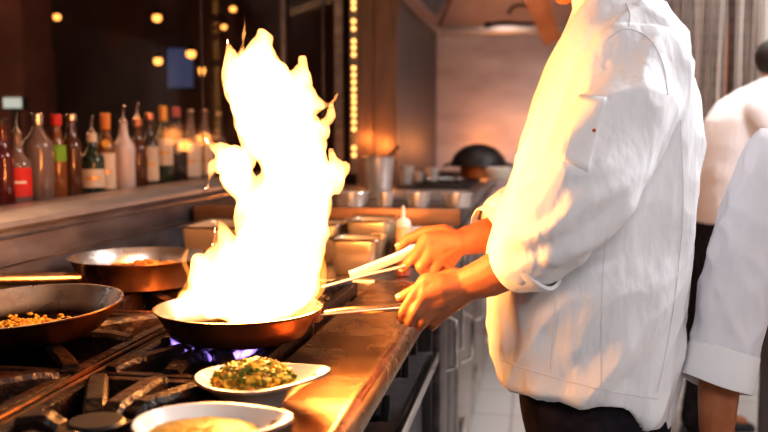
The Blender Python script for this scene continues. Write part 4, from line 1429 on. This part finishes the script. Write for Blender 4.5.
# sleeve pocket
def patch(cs, n, m_, name, off=.0022):
    """cs four uv corners -> draped grid with thickness"""
    bm = bmesh.new()
    g = []
    for i in range(n + 1):
        row = []
        for j in range(n + 1):
            a = Vector(cs[0]).lerp(Vector(cs[1]), j / n); b2 = Vector(cs[3]).lerp(Vector(cs[2]), j / n)
            q = a.lerp(b2, i / n)
            row.append(bm.verts.new(on_jacket(q.x, q.y, off)))
        g.append(row)
    for i in range(n):
        for j in range(n):
            bm.faces.new((g[i][j], g[i][j + 1], g[i + 1][j + 1], g[i + 1][j]))
    o = obj(name, bm, m_, jk)
    sm = o.modifiers.new('s', 'SOLIDIFY'); sm.thickness = .002
    return o


patch([(580, 95), (607, 98), (588, 172), (562, 160)], 10, 'cuff', 'sleeve_pocket')
p_ = on_jacket(594, 131, .003)
bm = bmesh.new(); ell(bm, p_, (.003, .002, .003), seg=10); obj('pocket_stitch', bm, 'redthread', jk)

# turned-back cuffs
def cuff(parent, c0, c1, r0, r1, m_='cuff', flare=1.12, ref=None, name='cuff', el=1.0):
    """open ring of cloth from c0 (sleeve side) to c1 (hand side)"""
    c0 = Vector(c0); c1 = Vector(c1); d = (c1 - c0).normalized()
    x, y = frame_from(d, ref)
    rings = []
    n = 36
    prof_ = [(0, r0 * .98), (.0, r0 * flare), (.15, r0 * flare * 1.02), (.6, (r0 * .4 + r1 * .6) * flare), (.95, r1 * flare), (1.0, r1 * flare * .985), (1.0, r1 * flare * .93), (.8, r1 * flare * .90)]
    for t_, r_ in prof_:
        rings.append([c0.lerp(c1, t_) + (x * math.cos(2 * PI * k / n) * el + y * math.sin(2 * PI * k / n)) * r_ * (1 + .02 * math.sin(2 * PI * k / n * 3 + t_ * 3) + .02 * noise.noise(Vector((k * .6, t_ * 2, r_ * 50)))) + d * .004 * math.sin(2 * PI * k / n * 2) for k in range(n)])
    bm = bmesh.new(); loft(bm, rings, caps=False)
    return obj(name, bm, m_, parent, angle=60)


cuff(jk, P(541, 253, 1.535), P(512, 264, 1.575), .0585, .0500, flare=1.09)
cuff(jk, P(506, 221, 1.91), P(483, 229, 1.868), .046, .040, flare=1.10)
# collar band
# ======== tongs
M['tong'] = mat('tong_steel', (.85, .78, .72), .35, .6)
t = thing('tongs', 'steel tongs held over the burning pan by the far hand', 'tongs', P(460, 250, 1.83))
hg = P(462, 251, 1.835)
bm = bmesh.new()
tube(bm, [hg, P(425, 246, 1.812), P(395, 258, 1.79), P(350, 275.5, 1.74)], [.006, .0085, .0105, .010], 10, sub=5, flat=(.35, 1)); obj('tong_arm', bm, 'tong', t)
bm = bmesh.new()
tube(bm, [hg + Vector((0, -.005, -.006)), P(425, 259, 1.80), P(400, 267, 1.775), P(362, 276, 1.74), P(322, 287, 1.70)], [.005, .005, .005, .0045, .004], 10, sub=5, flat=(1, .6)); obj('tong_arm', bm, 'tong', t)
bm = bmesh.new(); tube(bm, [hg + Vector((0, -.01, -.008)), hg + Vector((0, .006, .004))], .006, 10); obj('pivot', bm, 'chrome', t)

# ======== second person, back left of the right edge
YP = 3.95
pe = thing('person', 'kitchen worker in pale shirt and dark trousers bending away behind the cook', 'person', (.80, YP, 0))
S = YP / F
X_ = lambda u: P(u, 200, YP).x
bm = bmesh.new()
loft(bm, [xring(.86, X_(700), X_(748), YP, .14), xring(1.0, X_(703), X_(758), YP, .15), xring(1.2, X_(712), X_(785), YP, .17), xring(1.38, X_(738), X_(805), YP, .17), xring(1.45, X_(765), X_(812), YP, .12)])
hc2 = P(779, 70, YP)
hf2 = Vector((.92, .1, -.35))
chain(bm, [(P(775, 108, YP), .07), (P(780, 85, YP), .058), (hc2, .055)])
head(bm, hc2, hf2)
for s_ in (-1, 1):
    chain(bm, [(Vector((X_(722), YP + s_ * .08, .86)), .085), (Vector((X_(716), YP + s_ * .09, .48)), .058), (Vector((X_(703 + 22 * (s_ > 0)), YP + s_ * .10, .08)), .042)])
    chain(bm, [(Vector((X_(703 + 22 * (s_ > 0)), YP + s_ * .10, .05)), .038), (Vector((X_(703 + 22 * (s_ > 0)) + .12, YP + s_ * .11, .035)), .03)])
    chain(bm, [(P(765, 112, YP + s_ * .19), .052), (P(790, 165, YP + s_ * .22), .042), (P(830, 190, YP + s_ * .18), .034), (P(850, 192, YP + s_ * .16), .027)])
    pw_ = P(850, 192, YP + s_ * .16)
    for k in range(4):
        q = pw_ + Vector((.05, (k - 1.5) * .018, -.005)); chain(bm, [(pw_, .022), (q, .013), (q + Vector((.035, 0, -.02)), .009), (q + Vector((.05, 0, -.042)), .008)], 8)
    chain(bm, [(pw_, .02), (pw_ + Vector((.03, -s_ * .04, .01)), .012), (pw_ + Vector((.06, -s_ * .045, 0)), .009)], 8)
me = remeshed(bm, .006, 4); obj('body', None, 'skin', pe, me=me, angle=180)
hair(pe, hc2, hf2); eyes(pe, hc2, hf2)
bm = bmesh.new()
loft(bm, [xring(.93, X_(695), X_(752), YP, .17, dz=-.01), xring(1.0, X_(694), X_(760), YP, .185), xring(1.12, X_(693), X_(775), YP, .20), xring(1.25, X_(697), X_(792), YP, .205), xring(1.35, X_(704), X_(806), YP, .21), xring(1.42, X_(716), X_(815), YP, .195), xring(1.475, X_(733), X_(818), YP, .16), xring(1.51, X_(752), X_(812), YP, .11), xring(1.53, X_(762), X_(800), YP, .08)])
for s_ in (-1, 1):
    sleeve(bm, [(P(765, 114, YP + s_ * .17), .08), (P(780, 140, YP + s_ * .21), .072), (P(792, 165, YP + s_ * .22), .062), (P(815, 184, YP + s_ * .20), .055), (P(836, 190, YP + s_ * .18), .048)])
me = remeshed(bm, .008, 5)
displace(me, lambda c, n: n * wrinkle(c, n, .010, [((.4, 0, .9), 6, .3, .6, (3, 2, 8)), ((.8, .2, .5), 9, .3, .4, (5, 5, 1))]))
obj('shirt', None, 'shirt', pe, me=me, angle=180)
trousers(pe, X_(724), YP, .96, .118, .165, [[((X_(722), YP + s_ * .085, .84), .100), ((X_(714), YP + s_ * .09, .48), .085), ((X_(703 + 22 * (s_ > 0)), YP + s_ * .10, .12), .075)] for s_ in (-1, 1)])
shoes(pe, [(X_(703), YP - .11), (X_(725), YP + .10)], (1, .05, 0))

# ======== third person, at the right edge
YT = 1.82
pt = thing('person', 'person in white coat with rolled cuff, cut by the right edge', 'person', (.70, YT, 0))
bm = bmesh.new()
loft(bm, [xring(.82, .52, .84, YT + .05, .11), xring(1.0, .53, .83, YT + .05, .11), xring(1.2, .56, .86, YT + .06, .11), xring(1.29, .58, .82, YT + .08, .11), xring(1.34, .60, .78, YT + .09, .08)])
hc3 = Vector((.70, YT + .16, 1.52)); hf3 = Vector((.1, 1, -.25))
chain(bm, [(Vector((.69, YT + .09, 1.30)), .065), (Vector((.695, YT + .12, 1.40)), .056), (hc3, .055)])
head(bm, hc3, hf3)
for s_ in (-1, 1):
    chain(bm, [(Vector((.69 + s_ * .085, YT + .05, .84)), .085), (Vector((.69 + s_ * .10, YT + .04, .46)), .056), (Vector((.69 + s_ * .11, YT, .09)), .038)])
    chain(bm, [(Vector((.69 + s_ * .11, YT, .05)), .038), (Vector((.69 + s_ * .12, YT + .13, .035)), .03)])
AR = [UV(778, 172, 1.80, .046), UV(742, 250, 1.76, .044), UV(722, 340, 1.73, .042), UV(718, 400, 1.70, .036), UV(716, 440, 1.68, .030), UV(713, 475, 1.67, .024)]
chain(bm, AR)
wr = AR[-1][0]
KK = [wr + Vector((-.006 + .0 * k, .030 - .019 * k, -.085 + .003 * k)) for k in range(4)]
for i, q in enumerate(KK):
    chain(bm, [(wr, .024), (q, .0155)])
    chain(bm, [(q, .012), (q + Vector((.008, .004, -.042 + .004 * (i == 3))), .0098), (q + Vector((.024, .004, -.070)), .0088), (q + Vector((.040, .004, -.082)), .0078)], 8)
chain(bm, [(wr, .02), (wr + Vector((.005, .045, -.035)), .0145), (wr + Vector((.012, .055, -.075)), .0110), (wr + Vector((.018, .05, -.098)), .0085)], 8)
AR2 = [(Vector((.88, YT + .07, 1.27)), .05), (Vector((.93, YT + .08, 1.02)), .042), (Vector((.88, YT + .26, .93)), .034), (Vector((.84, YT + .36, .95)), .026)]
chain(bm, AR2)
wr2 = AR2[-1][0]
for i in range(4):
    q = wr2 + Vector((-.03 + .019 * i, .075, .005))
    chain(bm, [(wr2, .022), (q, .014), (q + Vector((0, .035, -.012)), .0098), (q + Vector((0, .05, -.03)), .0085)], 8)
chain(bm, [(wr2, .02), (wr2 + Vector((-.045, .03, 0)), .012), (wr2 + Vector((-.05, .06, -.01)), .009)], 8)
me = remeshed(bm, .004, 4); obj('body', None, 'skin', pt, me=me, angle=180)
hair(pt, hc3, hf3); eyes(pt, hc3, hf3)
bm = bmesh.new()
loft(bm, [xring(.74, .53, .92, YT + .05, .165), xring(.9, .525, .91, YT + .05, .160), xring(1.05, .515, .91, YT + .05, .155), xring(1.2, .49, .90, YT + .05, .155), xring(1.27, .465, .90, YT + .06, .145), xring(1.325, .51, .87, YT + .07, .12), xring(1.36, .60, .79, YT + .09, .085), xring(1.385, .62, .77, YT + .10, .075)])
sleeve(bm, [UV(778, 168, 1.80, .072), UV(757, 212, 1.78, .0615), UV(742, 262, 1.76, .0595), UV(732, 310, 1.74, .0580), UV(724, 352, 1.72, .0560), UV(722, 362, 1.71, .0555)])
sleeve(bm, [(p, r + .018) for p, r in AR2[:3]])
me = remeshed(bm, .005, 5)
displace(me, lambda c, n: n * wrinkle(c, n, .013, [((.25, 0, 1), 17, .25, .5, (13, 2, 8)), ((-.3, .2, .9), 26, .3, .35, (5, 5, 1))]))
ct = obj('coat', None, 'coat', pt, me=me, angle=180)
cuff(ct, P(725, 350, 1.72), P(715, 386, 1.70), .057, .060, flare=1.10)
trousers(pt, .69, YT + .05, .84, .17, .125, [[((.69 + s_ * .085, YT + .05, .76), .092), ((.69 + s_ * .10, YT + .04, .46), .078), ((.69 + s_ * .11, YT, .12), .068)] for s_ in (-1, 1)])
shoes(pt, [(.58, YT), (.80, YT)], (0, 1, 0))


# ------------------------------------------------------------------ lights
def area(name, loc, target, size, power, col, sy=None):
    l = bpy.data.lights.new(name, 'AREA'); l.energy = power; l.color = col; l.size = size
    if sy:
        l.shape = 'RECTANGLE'; l.size_y = sy
    o = bpy.data.objects.new(name, l); COL.objects.link(o); o.location = loc
    o.rotation_euler = (Vector(target) - Vector(loc)).to_track_quat('-Z', 'Y').to_euler()
    return o


def point(name, loc, power, col, rad):
    l = bpy.data.lights.new(name, 'POINT'); l.energy = power; l.color = col; l.shadow_soft_size = rad
    o = bpy.data.objects.new(name, l); COL.objects.link(o); o.location = loc
    return o


area('ceiling_lamp_a', (1.5, 2.3, 2.75), (.4, 1.75, 1.1), .9, 108, (.95, .96, 1), 1.4)
area('ceiling_lamp_b', (.9, 4.3, 2.75), (.9, 5.0, .9), .9, 55, (1, .95, .92), 1.4)
area('front_fill', (.5, -.5, 2.7), (.35, 1.7, 1.0), 1.2, 34, (.97, .96, 1), 1.2)  # added fill from behind the camera for the jacket's near side
area('hood_lamp', (-.25, 4.6, 2.42), (-.25, 5.4, 1.2), .25, 8, (1, .80, .72), 1.6)
FC = (1, .40, .095)
for u, v, w in ((262, 100, 4.5), (285, 170, 6.5), (275, 235, 8), (235, 285, 7), (300, 280, 6)):
    point('fire_light', P(u, v, Y0), w, FC, .06)
point('panel_glow_fill', (-.74, 4.19, 1.24), 1.5, (1, .34, .07), .03)  # added unseen lamps for the orange glow on column and back wall
point('panel_glow_fill', (-.83, 4.20, 1.27), 1.2, (1, .34, .07), .03)
point('panel_glow_fill', (-.36, 5.75, 1.22), 2.4, (1, .33, .08), .06)
point('panel_glow_fill', (-.02, 5.75, 1.28), 2.6, (1, .33, .08), .06)
point('gas_light', (-.565, 1.50, .925), .07, (.3, .25, 1), .03)
point('bar_light', (-2.8, 4.3, 2.3), 80, (1, .50, .28), .1)
area('bar_shelf_light', (-1.75, 3.2, 1.95), (-1.5, 3.2, 1.15), .2, 16, (1, .60, .32), 3.0)

w = bpy.data.worlds.new('world'); bpy.context.scene.world = w; w.use_nodes = True
bg = w.node_tree.nodes['Background']; bg.inputs[0].default_value = (1, .93, .90, 1); bg.inputs[1].default_value = .22

cd = bpy.data.cameras.new('camera'); cam = bpy.data.objects.new('camera', cd); COL.objects.link(cam)
cd.sensor_width = 36; cd.lens = F / 768 * 36
cam.location = CAM
cam.rotation_euler = Matrix((rt, up, -fw)).transposed().to_euler()
cd.clip_start = .05
cd.dof.use_dof = True; cd.dof.focus_distance = 1.62; cd.dof.aperture_fstop = 2.8
sc = bpy.context.scene
sc.camera = cam
sc.view_settings.view_transform = 'Standard'
sc.view_settings.look = 'None'
try:
    sc.view_settings.look = 'Medium High Contrast'
except Exception:
    pass
sc.view_settings.exposure = 0
sc.cycles.use_denoising = True
sc.cycles.sample_clamp_indirect = 6
sc.cycles.sample_clamp_direct = 0
sc.cycles.caustics_reflective = False
sc.cycles.caustics_refractive = False
sc.cycles.transparent_max_bounces = 16
